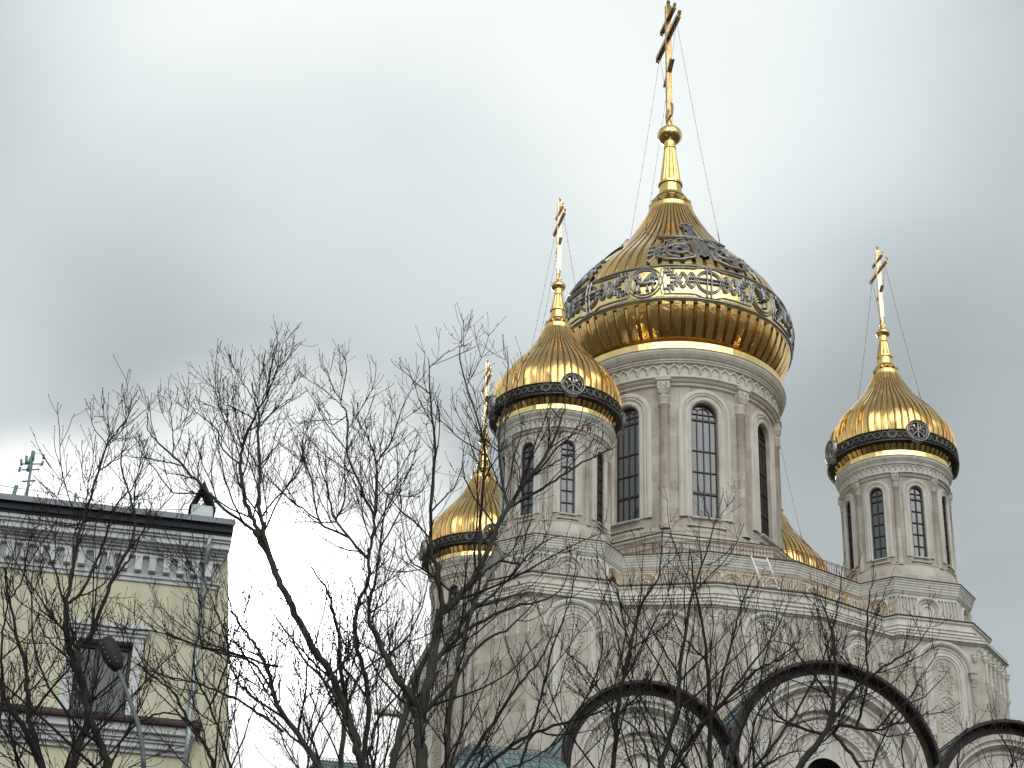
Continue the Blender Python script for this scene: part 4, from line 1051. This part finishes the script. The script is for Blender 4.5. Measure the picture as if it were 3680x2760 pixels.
class Tree:
    def __init__(s, seed, dens=1.0):
        s.thick = 1.0; s.hist = []; s.r = random.Random(seed); s.tr = MB(); s.cr = MB(); s.dens = dens
    def rv(s): 
        r = s.r; v = Vector((r.gauss(0, 1), r.gauss(0, 1), r.gauss(0, 1))); return v.normalized()
    def grow(s, p, d, L, r0, lvl):
        r = s.r; n = {1: 8, 2: 6, 3: 4}[lvl]; pts = [p.copy()]; d = d.normalized()
        upb = {1: .10, 2: .16, 3: .14}[lvl]
        for i in range(n):
            d = (d + s.rv() * {1: .19, 2: .19, 3: .14}[lvl] + Vector((0, 0, upb))).normalized(); pts.append(pts[-1] + d * (L / n))
        rt_ = {1: .0056, 2: .0040, 3: .0030}[lvl]
        rads = [rt_ + (r0 - rt_) * (1 - i / n) ** 1.1 for i in range(n + 1)]
        s.cr.tube(pts, rads, 4 if lvl == 1 else 3, False)
        if lvl == 3:
            q = pts[-1]; s.bud(q, d, .008)
            if r.random() < .5: s.bud(pts[-2], d, .007)
            return
        if lvl == 2 and r.random() < .8: s.bud(pts[-1], d, .009)
        s.kids(pts, rads, lvl + 1, L)
    def bud(s, q, d, k):
        a = d.orthogonal().normalized() * k; b = d.cross(a); s.cr.add([q - d * k, q + a, q + b, q - a, q - b, q + d * k * 2.6], [(0, 2, 1), (0, 3, 2), (0, 4, 3), (0, 1, 4), (5, 1, 2), (5, 2, 3), (5, 3, 4), (5, 4, 1)])
    def kids(s, pts, rads, lvl, L, start=.12, span=1.0):
        r = s.r
        sp = {1: .47, 2: .33, 3: .30}[lvl] / s.dens; acc = 0; nxt = L * start; side = s.rv()
        for i in range(len(pts) - 1):
            seg = (pts[i + 1] - pts[i]); sl_ = seg.length; t = seg.normalized()
            while nxt < acc + sl_:
                f_ = (nxt - acc) / sl_; q = pts[i] + seg * f_; rr = rads[i] + (rads[i + 1] - rads[i]) * f_
                frac = nxt / L; pair = 2 if r.random() < (.3 if lvl < 3 else .45) else 1
                side = (side.cross(t) + s.rv() * .5); side = (side - t * side.dot(t)).normalized()
                for k in range(pair):
                    dv = side if k == 0 else -side
                    an = r.uniform(.45, .85); d = t * math.cos(an) + dv * math.sin(an)
                    if d.z < -.1: d.z *= .2
                    if lvl == 1: LL = min(2.6, (L * (1 - frac) * .6 + .32) * r.uniform(.6, 1.15)); r1 = min(rr * .6, .006 + LL * .0065)
                    elif lvl == 2: LL = min(1.1, (L * (1 - frac) * .5 + .22) * r.uniform(.6, 1.2)); r1 = min(rr * .75, .0060)
                    else: LL = r.uniform(.10, .42) * (1.1 - .4 * frac); r1 = min(rr * .85, .0034)
                    s.grow(q, d, LL, r1, lvl)
                nxt += sp * r.uniform(.55, 1.5)
            acc += sl_
    def limb(s, px, Y, r0, r1, wob=.6, dens=True, start=.08, lvl=1):
        """a main limb along photo pixels, wandering in depth around distance Y"""
        r = s.r; n = len(px); dy = r.uniform(-wob, wob) * .4; P = []; sl_ = r.uniform(-wob, wob)
        Ys = Y if isinstance(Y, (list, tuple)) else None
        px = list(px); y0_ = None; r0 *= s.thick
        if px[0][1] >= 2690 and px[0][1] < 2900:
            a_, b_ = px[0], px[1]; k_ = max(0, 2950 - a_[1]) / max(30, a_[1] - b_[1]); px = [(a_[0] + (a_[0] - b_[0]) * min(k_, 2), a_[1] + (a_[1] - b_[1]) * min(k_, 2))] + px; n += 1
        if px[0][1] < 2690 and s.hist:
            h = min(s.hist, key=lambda h: (h[0] - px[0][0]) ** 2 + (h[1] - px[0][1]) ** 2)
            if (h[0] - px[0][0]) ** 2 + (h[1] - px[0][1]) ** 2 < 110 ** 2: px[0] = (h[0], h[1]); y0_ = h[2]; r0 = min(r0, h[3])
        if y0_ is not None: Ys = (y0_, y0_ + r.uniform(-wob, wob))
        for i, (x, y) in enumerate(px):
            t = i / (n - 1); yy = (Ys[0] + (Ys[1] - Ys[0]) * t) if Ys else Y + sl_ * t * 1.5 + r.uniform(-.12, .12)
            P.append(at(x, y, yy))
        Q = smooth_path(P, 5); L = sum((Q[i + 1] - Q[i]).length for i in range(len(Q) - 1))
        m = len(Q) - 1; rads = [r1 + (r0 - r1) * (1 - i / m) ** .9 for i in range(m + 1)]
        Q = [q + s.rv() * min(.025, .012 + rads[i] * .15) if 0 < i < m else q for i, q in enumerate(Q)]
        for i_, q in enumerate(Q):
            d_ = q - EYE; k_ = d_.dot(fw); s.hist.append((1840 + F_PX * d_.dot(rt) / k_, 1380 - F_PX * d_.dot(up) / k_, q.y, rads[i_] * 1.0))
        (s.tr if r0 > .022 else s.cr).tube(Q, rads, 8 if r0 > .03 else 5, False)
        s.kids(Q, rads, lvl, L, start); return Q
    def done(s, name, base, label, group, bark, kids_mat=None):
        root = thing(name, base, label=label, cat='tree', group=group)
        off = Vector(base)
        for b in (s.tr, s.cr): b.v = [(x - off.x, y - off.y, z - off.z) for x, y, z in b.v]
        s.tr.build('trunk', bark, root, True); s.cr.build('crown', TWIG, root, True); return root
    def foot(s, stems, base, r0, fork_z):
        """trunk from the ground to the fork, then to the low ends of the stems"""
        f_ = Vector((base[0], base[1], fork_z)); b0 = Vector(base)
        s.tr.tube([b0, b0.lerp(f_, .04), b0.lerp(f_, .5) + Vector((.08, .05, 0)), f_], [r0 * 1.5, r0 * 1.1, r0 * .92, r0 * .8], 12)
        for q, rr in stems:
            q = Vector(q); m = f_.lerp(q, .5) + Vector((0, 0, -.15)); s.tr.tube(smooth_path([f_ - Vector((0, 0, .3)), m, q], 5), [r0 * .62 + (rr - r0 * .62) * k / 10 for k in range(11)], 9, False)

def PX(o, sc_, pts): return [(o[0] + x / sc_, o[1] + y / sc_) for x, y in pts]
R1 = lambda *p: PX((0, 1400), 1.22, p)
R2 = lambda *p: PX((500, 1180), 2.023, p)
R3 = lambda *p: PX((700, 1900), 1.1067, p)
R4 = lambda *p: PX((1300, 1200), .61, p)
R5 = lambda *p: PX((2000, 1700), .898, p)
FP = lambda *p: list(p)
GR = 'bare trees in front of the church and the house'
def make(seed, Y, limbs, base_px, label, bark=BARK, dens=1.0, r_trunk=.16, wob=.8):
    T = Tree(seed, dens); stems = []; T.thick = .75 if seed in (14, 15) else .9
    for l in limbs:
        px, r0, r1 = l[0], l[1], min(l[2], l[1] * .6); kw = l[3] if len(l) > 3 else {}
        q = T.limb(px, kw.get('Y', Y), r0, r1, wob=wob, start=kw.get('start', .08), lvl=kw.get('lvl', 1))
        if px[0][1] > 2690: stems.append((q[0], r0))
    b = at(base_px, 2760, Y); base = (b.x, Y, 0)
    if stems: T.foot(stems, base, r_trunk, max(2.5, b.z - 4.6))
    return T, base, label, bark
BIG = dict(lvl=1)
# 1 far left
T = make(11, 24, [
    (R1((187, 1680), (160, 1560), (130, 1450), (120, 1330), (115, 1250), (80, 1100), (40, 920), (20, 780)), .055, .010),
    (R1((40, 920), (95, 830), (130, 640), (180, 590), (190, 560)), .014, .004),
    (R1((60, 1060), (20, 980), (5, 840)), .014, .004),
    (R1((187, 1660), (110, 1500), (40, 1390), (0, 1300), (-30, 1200)), .05, .02),
    (R1((120, 1330), (230, 1210), (260, 1130)), .012, .004),
    (R1((-20, 1560), (10, 1340), (5, 1150), (20, 1000), (60, 860)), .03, .006),
    (R1((90, 1670), (60, 1560), (40, 1450), (60, 1330), (50, 1200)), .025, .006)], 40,
    'bare dark tree at the left edge in front of the yellow wall')
t1 = T[0].done('bare_tree', T[1], T[2], GR, T[3])
T = make(12, 23, [
    (R1((300, 1680), (345, 1560), (385, 1470), (375, 1350), (320, 1200), (290, 1060), (290, 940)), .060, .034),
    (R1((290, 940), (370, 870), (450, 680), (515, 500), (580, 430), (640, 290)), .026, .004),
    (R1((290, 940), (320, 780), (345, 640), (410, 430), (465, 260), (540, 150), (615, 25)), .030, .004),
    (R1((480, 1680), (450, 1570), (400, 1450), (370, 1320), (340, 1180), (345, 1120), (400, 1080), (470, 890), (560, 700), (590, 590), (572, 470), (530, 330), (560, 180)), .055, .005),
    (R1((540, 150), (575, 70), (570, 10)), .010, .003),
    (R1((465, 260), (480, 190), (465, 90)), .010, .003),
    (R1((290, 960), (240, 800), (200, 700), (100, 600)), .018, .004),
    (R1((345, 1120), (240, 1020), (170, 950), (130, 850)), .018, .004),
    (R1((500, 520), (300, 600), (240, 490), (170, 390)), .010, .003),
    (R1((310, 1200), (230, 1110), (190, 1060), (140, 940)), .015, .004),
    (R1((380, 1380), (520, 1260), (560, 1180), (560, 1080)), .015, .004),
    (R1((480, 1660), (560, 1500), (700, 1420), (800, 1440), (880, 1560)), .022, .006)], 300,
    'bare tree with a forked black stem crossing the window of the house')
t2 = T[0].done('bare_tree', T[1], T[2], GR, T[3])
# 3 twiggy young tree over the house corner
T = make(13, 27, [
    (R1((950, 1680), (900, 1560), (820, 1440), (760, 1330), (640, 1230), (590, 1170)), .035, .006),
    (R1((1000, 1620), (920, 1380), (850, 1220), (880, 1000), (860, 820), (800, 700)), .024, .004),
    (R1((930, 1400), (1000, 1180), (960, 1000), (900, 850), (870, 650)), .018, .004),
    (R1((1240, 1500), (1100, 1400), (1000, 1340), (850, 1285), (700, 1250), (600, 1200)), .025, .006),
    (R1((1220, 1215), (1000, 1155), (830, 1110), (680, 1060), (480, 1040)), .022, .006),
    (R1((860, 820), (760, 700), (700, 560), (640, 540)), .012, .003),
    (R1((940, 1680), (960, 1450), (1010, 1200), (970, 1020), (900, 900)), .02, .004)], 800,
    'slender bare tree whose twigs veil the right corner of the house', dens=1.05)
t3 = T[0].done('bare_tree', T[1], T[2], GR, T[3])
# 4 tall pale-stemmed tree
T = make(14, 28, [
    (R3((700, 1000), (650, 900), (640, 830), (590, 700), (540, 580), (480, 490), (400, 340), (330, 200), (280, 80), (240, 10)), .088, .045),
    (R3((520, 990), (430, 850), (330, 700), (290, 560), (245, 470), (205, 415), (150, 330), (130, 250)), .068, .005),
    (R2((940, 1640), (880, 1500), (800, 1330), (760, 1200), (735, 1020), (760, 850), (850, 620), (920, 500), (970, 210), (1005, 100)), .055, .004),
    (R2((960, 1660), (905, 1480), (870, 1250), (880, 1000), (865, 800), (870, 620), (850, 560), (820, 400)), .05, .006),
    (R2((850, 1470), (620, 1310), (420, 1110), (250, 930), (120, 810), (60, 720), (70, 540)), .036, .004),
    (R2((700, 980), (590, 850), (570, 740), (480, 660), (370, 560), (300, 410)), .020, .003),
    (R2((262, 900), (240, 700), (220, 600), (240, 540)), .014, .003),
    (R2((440, 1240), (430, 1090), (450, 900), (470, 800), (520, 740)), .016, .003),
    (R2((360, 1370), (250, 1190), (110, 1010), (30, 930), (0, 850)), .018, .003),
    (R2((880, 990), (1000, 850), (1040, 760), (1060, 680)), .018, .003),
    (R2((890, 720), (980, 600), (1060, 490), (1125, 380)), .014, .003),
    (R2((870, 590), (800, 460), (745, 380), (740, 240)), .014, .003),
    (R2((840, 640), (700, 580), (600, 540), (550, 460)), .016, .003),
    (R2((930, 480), (1000, 300), (1020, 170), (1070, 90)), .012, .003),
    (R2((690, 1500), (780, 1420), (830, 1330)), .014, .004),
    (R3((330, 700), (250, 550), (120, 500), (0, 462)), .030, .010),
    (R3((340, 760), (200, 640), (150, 560), (100, 420)), .03, .006),
    (R3((320, 640), (325, 500), (322, 440)), .02, .004),
    (R3((450, 800), (440, 650), (445, 540), (470, 470)), .025, .008),
    (R3((640, 800), (520, 610), (450, 540), (400, 460), (385, 380), (340, 310)), .04, .004),
    (R3((530, 600), (580, 545), (630, 470), (640, 300)), .035, .012)], 1180,
    'tall bare tree with pale grey stem rising beside the house corner', MOSSY, r_trunk=.26, dens=1.1)
t4 = T[0].done('bare_tree', T[1], T[2], GR, T[3])
# 5 many-stemmed tree in the gap
T = make(15, 30, [
    (R3((575, 1000), (600, 720), (580, 560), (575, 440), (550, 330), (530, 250), (460, 150)), .06, .012),
    (R3((665, 960), (690, 650), (640, 450), (650, 300), (690, 200), (690, 80)), .06, .025),
    (R3((890, 760), (830, 640), (770, 520), (690, 350), (720, 200), (745, 0)), .062, .012),
    (R2((1490, 1660), (1430, 1400), (1370, 1180), (1290, 900)), .036, .005),
    (R2((1480, 1560), (1310, 1400), (1250, 1100), (1190, 900), (1200, 700)), .034, .004),
    (R2((1700, 1680), (1710, 1400), (1640, 1220), (1520, 920), (1515, 640), (1465, 520), (1510, 270), (1440, 150)), .052, .004),
    (R2((1440, 1400), (1495, 1240), (1495, 1000), (1510, 860)), .026, .005),
    (R2((1710, 1420), (1728, 980), (1650, 780), (1560, 600)), .034, .004),
    (R2((1728, 1000), (1830, 820), (1920, 560), (1995, 430)), .026, .003),
    (R2((1745, 1640), (1800, 1250), (1870, 1160), (1880, 950), (1850, 820)), .034, .004),
    (R2((1340, 1400), (1150, 1280), (1000, 1150), (900, 1010)), .022, .003),
    (R2((1465, 530), (1400, 420), (1370, 300)), .012, .003), (R2((1515, 650), (1400, 700), (1330, 600), (1275, 520)), .014, .003),
    (R2((1860, 1640), (1910, 1300), (1860, 1160)), .022, .006), (R2((1200, 960), (1100, 900), (1070, 850)), .012, .003),
    (R3((590, 700), (680, 560), (830, 450), (915, 280), (930, 100)), .03, .006),
    (R3((700, 380), (760, 200), (800, 60)), .022, .004),
    (R3((450, 960), (480, 800), (590, 560), (610, 280)), .03, .008),
    (R3((720, 1000), (700, 870), (740, 740), (830, 620), (760, 540)), .04, .008)], 1350,
    'wide bare tree with several grey stems in the bright gap between house and church', MOSSY, r_trunk=.24, dens=1.1)
t5 = T[0].done('bare_tree', T[1], T[2], GR, T[3])
# 6 mossy tree before the left turrets
T = make(16, 26, [
    (R3((905, 1000), (895, 850), (895, 780), (930, 620), (950, 480), (975, 320)), .095, .062),
    (R4((178, 620), (215, 575), (260, 510), (320, 380), (400, 270), (440, 180), (450, 120)), .062, .004),
    (R4((180, 610), (165, 520), (150, 450), (160, 260), (150, 130), (145, 50)), .042, .004),
    (R4((150, 130), (110, 100), (80, 65)), .012, .003),
    (R4((150, 75), (190, 40), (235, 20)), .012, .003),
    (R4((262, 500), (262, 380), (268, 240), (215, 60), (225, 20)), .03, .004),
    (R4((335, 375), (410, 330), (470, 290), (540, 255), (562, 245)), .026, .004),
    (R4((345, 350), (420, 260), (470, 210), (490, 150)), .02, .004),
    (R4((318, 385), (300, 250), (320, 110), (318, 30)), .026, .004),
    (R4((160, 720), (230, 650), (330, 600), (420, 575), (455, 520)), .036, .004),
    (R4((165, 715), (240, 610), (300, 560), (380, 470), (440, 440)), .034, .004),
    (R4((130, 845), (200, 760), (260, 680), (330, 640), (400, 560)), .04, .005),
    (R4((60, 980), (90, 850), (120, 760), (165, 660)), .06, .03),
    (R4((185, 980), (190, 850), (215, 700), (255, 560), (262, 480)), .05, .015),
    (R4((128, 830), (80, 760), (40, 680), (20, 640)), .05, .035),
    (R4((205, 570), (140, 520), (100, 480), (75, 330)), .02, .004),
    (R4((320, 500), (305, 500), (290, 505), (250, 540)), .03, .02)], 1530,
    'large mossy bare tree with a leaning limb crossing the left turrets', MOSSY, r_trunk=.30, dens=.88)
t6 = T[0].done('bare_tree', T[1], T[2], GR, T[3])
# 7 tree before the left arched gable
T = make(17, 29, [
    (R4((200, 990), (290, 850), (345, 770), (400, 700), (425, 620)), .045, .006),
    (R4((230, 990), (330, 900), (420, 860), (520, 830), (560, 800)), .045, .008),
    (R5((180, 1000), (200, 750), (230, 600), (270, 430), (330, 330), (345, 170)), .050, .004),
    (R5((320, 1000), (380, 800), (400, 620), (430, 420), (480, 260), (540, 60)), .055, .004),
    (R5((60, 1000), (20, 860), (110, 700), (150, 560), (130, 430)), .03, .005),
    (R5((-120, 960), (-60, 760), (-10, 560), (40, 420), (70, 250)), .03, .005),
    (R5((185, 800), (100, 640), (10, 560)), .02, .004),
    (R5((200, 700), (240, 560), (180, 430), (140, 200)), .02, .004),
    (R5((400, 640), (330, 540), (280, 450), (300, 400)), .018, .004),
    (R5((300, 1000), (280, 860), (190, 780), (30, 690)), .03, .005)], 2260,
    'bare tree with upright black stems before the left arched gable', dens=.8, r_trunk=.2)
t7 = T[0].done('bare_tree', T[1], T[2], GR, T[3])
T = make(18, 31, [
    (R5((350, 1000), (420, 880), (500, 780), (580, 700), (640, 640), (720, 600), (800, 560)), .05, .006),
    (R5((495, 1000), (495, 780), (480, 560), (440, 330), (430, 230)), .055, .004),
    (R5((490, 780), (600, 660), (700, 520), (760, 400)), .03, .004),
    (R5((540, 1000), (590, 850), (650, 700), (680, 560), (740, 380)), .04, .004),
    (R5((495, 760), (560, 560), (600, 420), (640, 320)), .028, .004),
    (R5((600, 1000), (700, 880), (780, 760), (860, 600), (900, 470), (930, 250)), .035, .004),
    (R5((480, 600), (390, 500), (350, 330)), .02, .004),
    (R5((560, 1000), (700, 930), (760, 900), (820, 900)), .03, .005),
    (R5((640, 1000), (640, 800), (760, 620), (800, 430)), .026, .004),
    (R5((450, 1000), (330, 820), (260, 700), (240, 590)), .03, .005)], 2560,
    'dense bare tree spreading below the white ladder and the walkway', dens=.75, r_trunk=.22)
t8 = T[0].done('bare_tree', T[1], T[2], GR, T[3])
T = make(19, 27, [
    (R5((740, 1010), (800, 920), (870, 830), (900, 700), (890, 520), (850, 400)), .075, .005),
    (R5((870, 830), (930, 815), (1030, 830), (1110, 790), (1130, 680)), .034, .005),
    (R5((880, 820), (930, 880), (970, 930), (1000, 1010)), .04, .03),
    (R5((875, 830), (960, 700), (1080, 610), (1160, 560), (1215, 470)), .030, .004),
    (R5((960, 840), (1000, 700), (1000, 520), (1010, 400), (1030, 320)), .026, .004),
    (R5((900, 720), (820, 640), (760, 560), (700, 540)), .022, .004),
    (R5((840, 850), (720, 790), (660, 700), (600, 690)), .026, .004),
    (R5((1030, 830), (1100, 760), (1190, 720), (1260, 640)), .02, .004)], 2900,
    'bare tree with drooping fans of twigs before the middle arched gable', r_trunk=.2)
t9 = T[0].done('bare_tree', T[1], T[2], GR, T[3])
T = make(20, 26, [
    (FP((3640, 2790), (3630, 2700), (3590, 2640), (3565, 2580), (3570, 2540)), .018, .003, dict(lvl=2)),
    (FP((3440, 2790), (3450, 2690), (3500, 2660), (3580, 2600)), .016, .003, dict(lvl=2)),
    (FP((3660, 2790), (3640, 2690), (3625, 2600)), .016, .003, dict(lvl=2)),
    (FP((3615, 2790), (3660, 2700), (3700, 2640)), .014, .003, dict(lvl=2)),
    (FP((3120, 2790), (3200, 2600), (3270, 2500), (3330, 2400)), .02, .003, dict(lvl=2)),
    (FP((3250, 2790), (3240, 2660), (3300, 2590), (3340, 2560)), .015, .003, dict(lvl=2))], 3520,
    'small bare tree poking up before the right arched gable', r_trunk=.06)
t10 = T[0].done('bare_tree', T[1], T[2], GR, T[3])
# last year's seed clusters and leaves left on the twigs
def dry(parent, spots, Y):
    b = MB(); off = parent.location; rg = random.Random(5)
    for x, y in spots:
        p = at(x, y, Y) - off
        for k in range(3):
            q = p + Vector((rg.uniform(-.05, .05), rg.uniform(-.05, .05), 0)); l = rg.uniform(.08, .16); w = .018
            a = rg.uniform(0, PI); dx = Vector((math.cos(a) * w, math.sin(a) * w, 0))
            b.add([q, q + dx - Vector((0, 0, l * .5)), q - Vector((0, 0, l)) + dx * .5, q - dx - Vector((0, 0, l * .45)), q + Vector((0, .01, -l * .5))], [(0, 1, 4), (1, 2, 4), (2, 3, 4), (3, 0, 4)])
        b.tube([p, p + Vector((0, 0, .06))], .003, 3)
    b.build('dry_leaf', DRY, parent)
dry(t6, [(2110, 1525), (2085, 1530), (2020, 1545)], 26)
dry(t7, [(2197, 2060), (2203, 2075)], 29)

# ------------------------------------------------------------------ ground
g = MB(); n = 40; ext = 1500
g.add([(-ext, -ext, 0), (ext, -ext, 0), (ext, ext, 0), (-ext, ext, 0)], [(0, 1, 2, 3)])
tag(g.build('ground', GROUND), None, None, kind='structure')
g = MB(); g.add([(-60, -6, .004), (60, 6, .004), (60, 14, .004), (-60, 2, .004)], [(0, 1, 2, 3)])
tag(g.build('path', ASPH), None, None, kind='structure')

# ------------------------------------------------------------------ sky and sun
w = bpy.data.worlds.new('World'); sc.world = w; w.use_nodes = True; nt = w.node_tree
bg = nt.nodes['Background']
def sky_dir(x, y):
    d = fw + rt * ((x - 1840) / F_PX) - up * ((y - 1380) / F_PX); return d.normalized()
SUN = sky_dir(960, 2190)
el = math.asin(SUN.z); az = math.atan2(SUN.x, SUN.y)
sky = nt.nodes.new('ShaderNodeTexSky'); sky.sky_type = 'NISHITA'; sky.sun_disc = False; sky.sun_elevation = el; sky.sun_rotation = az
sky.dust_density = 3; sky.air_density = 1.2
tc = nt.nodes.new('ShaderNodeTexCoord')
def lobe(d, inner, outer):
    """1 near direction d, falling to 0 at angle outer"""
    n = N(nt, 'ShaderNodeVectorMath', operation='DOT_PRODUCT'); nt.links.new(tc.outputs['Generated'], n.inputs[0]); n.inputs[1].default_value = d
    m = nt.nodes.new('ShaderNodeMapRange'); m.interpolation_type = 'SMOOTHERSTEP'; nt.links.new(n.outputs['Value'], m.inputs[0])
    m.inputs[1].default_value = math.cos(R(outer)); m.inputs[2].default_value = math.cos(R(inner)); return m.outputs[0]
def mth(op, a, b):
    n = N(nt, 'ShaderNodeMath', operation=op)
    for s_, v in ((n.inputs[0], a), (n.inputs[1], b)):
        if isinstance(v, (int, float)): s_.default_value = v
        else: nt.links.new(v, s_)
    return n.outputs[0]
ns = N(nt, 'ShaderNodeTexNoise', Scale=2.2, Detail=4, Roughness=.45, Distortion=.25); nt.links.new(tc.outputs['Generated'], ns.inputs['Vector'])
mp_ = nt.nodes.new('ShaderNodeMapping'); mp_.inputs['Scale'].default_value = (1, 1, 2.4); nt.links.new(tc.outputs['Generated'], mp_.inputs[0])
ns2 = N(nt, 'ShaderNodeTexNoise', Scale=5.5, Detail=7, Roughness=.55, Distortion=.5); nt.links.new(mp_.outputs[0], ns2.inputs['Vector'])
sep = nt.nodes.new('ShaderNodeSeparateXYZ'); nt.links.new(tc.outputs['Generated'], sep.inputs[0])
ns3_ = N(nt, 'ShaderNodeTexNoise', Scale=4.0, Detail=4, Roughness=.55, Distortion=.6); nt.links.new(mp_.outputs[0], ns3_.inputs['Vector'])
ns3 = ns3_.outputs['Fac']
# overcast dome: brightness grows towards the zenith
zen = mth('SUBTRACT', .65, mth('MULTIPLY', mth('MAXIMUM', sep.outputs['Z'], 0), .30))
val = mth('MULTIPLY', zen, mth('ADD', .80, mth('MULTIPLY', ns.outputs['Fac'], .4)))
val = mth('ADD', val, mth('MULTIPLY', mth('SUBTRACT', ns2.outputs['Fac'], .5), .12))
val = mth('ADD', val, mth('MULTIPLY', lobe(sky_dir(1800, -200), 0, 17), .36))     # brighter cloud high up
val = mth('ADD', val, mth('MULTIPLY', lobe(sky_dir(1250, 1220), 0, 10.5), -.19))        # darker bank left of the middle
val = mth('ADD', val, mth('MULTIPLY', lobe(sky_dir(3500, 2300), 0, 14), -.12))        # dark bank low on the right
val = mth('ADD', val, mth('MULTIPLY', lobe(sky_dir(2900, 1200), 0, 6), -.04))
val = mth('ADD', val, mth('MULTIPLY', lobe(Vector((.15, -.80, .52)).normalized(), 12, 52), mth('ADD', .70, mth('MULTIPLY', ns3, 2.1))))   # the open bright half of the sky behind
val = mth('ADD', val, mth('MULTIPLY', lobe(SUN, 0, 8.2), .62))
val = mth('ADD', val, mth('MULTIPLY', lobe(SUN, 0, 3.6), 5.0))
val = mth('ADD', val, mth('MULTIPLY', lobe(Vector((0, 0, 1)), 5, 40), -.08))
val = mth('ADD', val, mth('MULTIPLY', lobe(sky_dir(150, 2000), 0, 4.2), .6))
tint = nt.nodes.new('ShaderNodeMix'); tint.data_type = 'RGBA'
mr = nt.nodes.new('ShaderNodeMapRange'); nt.links.new(val, mr.inputs[0]); mr.inputs[1].default_value = .42; mr.inputs[2].default_value = .86
nt.links.new(mr.outputs[0], tint.inputs[0]); tint.inputs[6].default_value = (.89, 1.0, 1.045, 1); tint.inputs[7].default_value = (.955, 1.005, 1.0, 1)
sc_ = nt.nodes.new('ShaderNodeVectorMath'); sc_.operation = 'SCALE'; nt.links.new(tint.outputs[2], sc_.inputs[0]); nt.links.new(mth('MULTIPLY', val, 10.0), sc_.inputs['Scale'])
mx = nt.nodes.new('ShaderNodeMix'); mx.data_type = 'RGBA'; mx.inputs[0].default_value = .985
nt.links.new(sky.outputs[0], mx.inputs[6]); nt.links.new(sc_.outputs[0], mx.inputs[7])
nt.links.new(mx.outputs[2], bg.inputs[0]); bg.inputs[1].default_value = .1
hz = nt.nodes.new('ShaderNodeMapRange'); hz.interpolation_type = 'SMOOTHSTEP'; nt.links.new(sep.outputs['Z'], hz.inputs[0])
hz.inputs[1].default_value = .02; hz.inputs[2].default_value = .26; hz.inputs[3].default_value = .38; hz.inputs[4].default_value = 1.0
v_old = sc_.inputs['Scale'].links[0].from_socket; nt.links.new(mth('MULTIPLY', v_old, hz.outputs[0]), sc_.inputs['Scale'])
ld_ = bpy.data.lights.new('sun', 'SUN'); ld_.energy = 1.2; ld_.angle = R(10); ld_.color = (1, .95, .87)
so = bpy.data.objects.new('sun', ld_); COL.objects.link(so); so.rotation_euler = (-SUN).to_track_quat('-Z', 'Y').to_euler(); so.location = SUN * 200

sc.view_settings.view_transform = 'Standard'; sc.view_settings.look = 'None'; sc.view_settings.exposure = .22; sc.view_settings.gamma = 1
sc.render.resolution_x = 1024; sc.render.resolution_y = 768
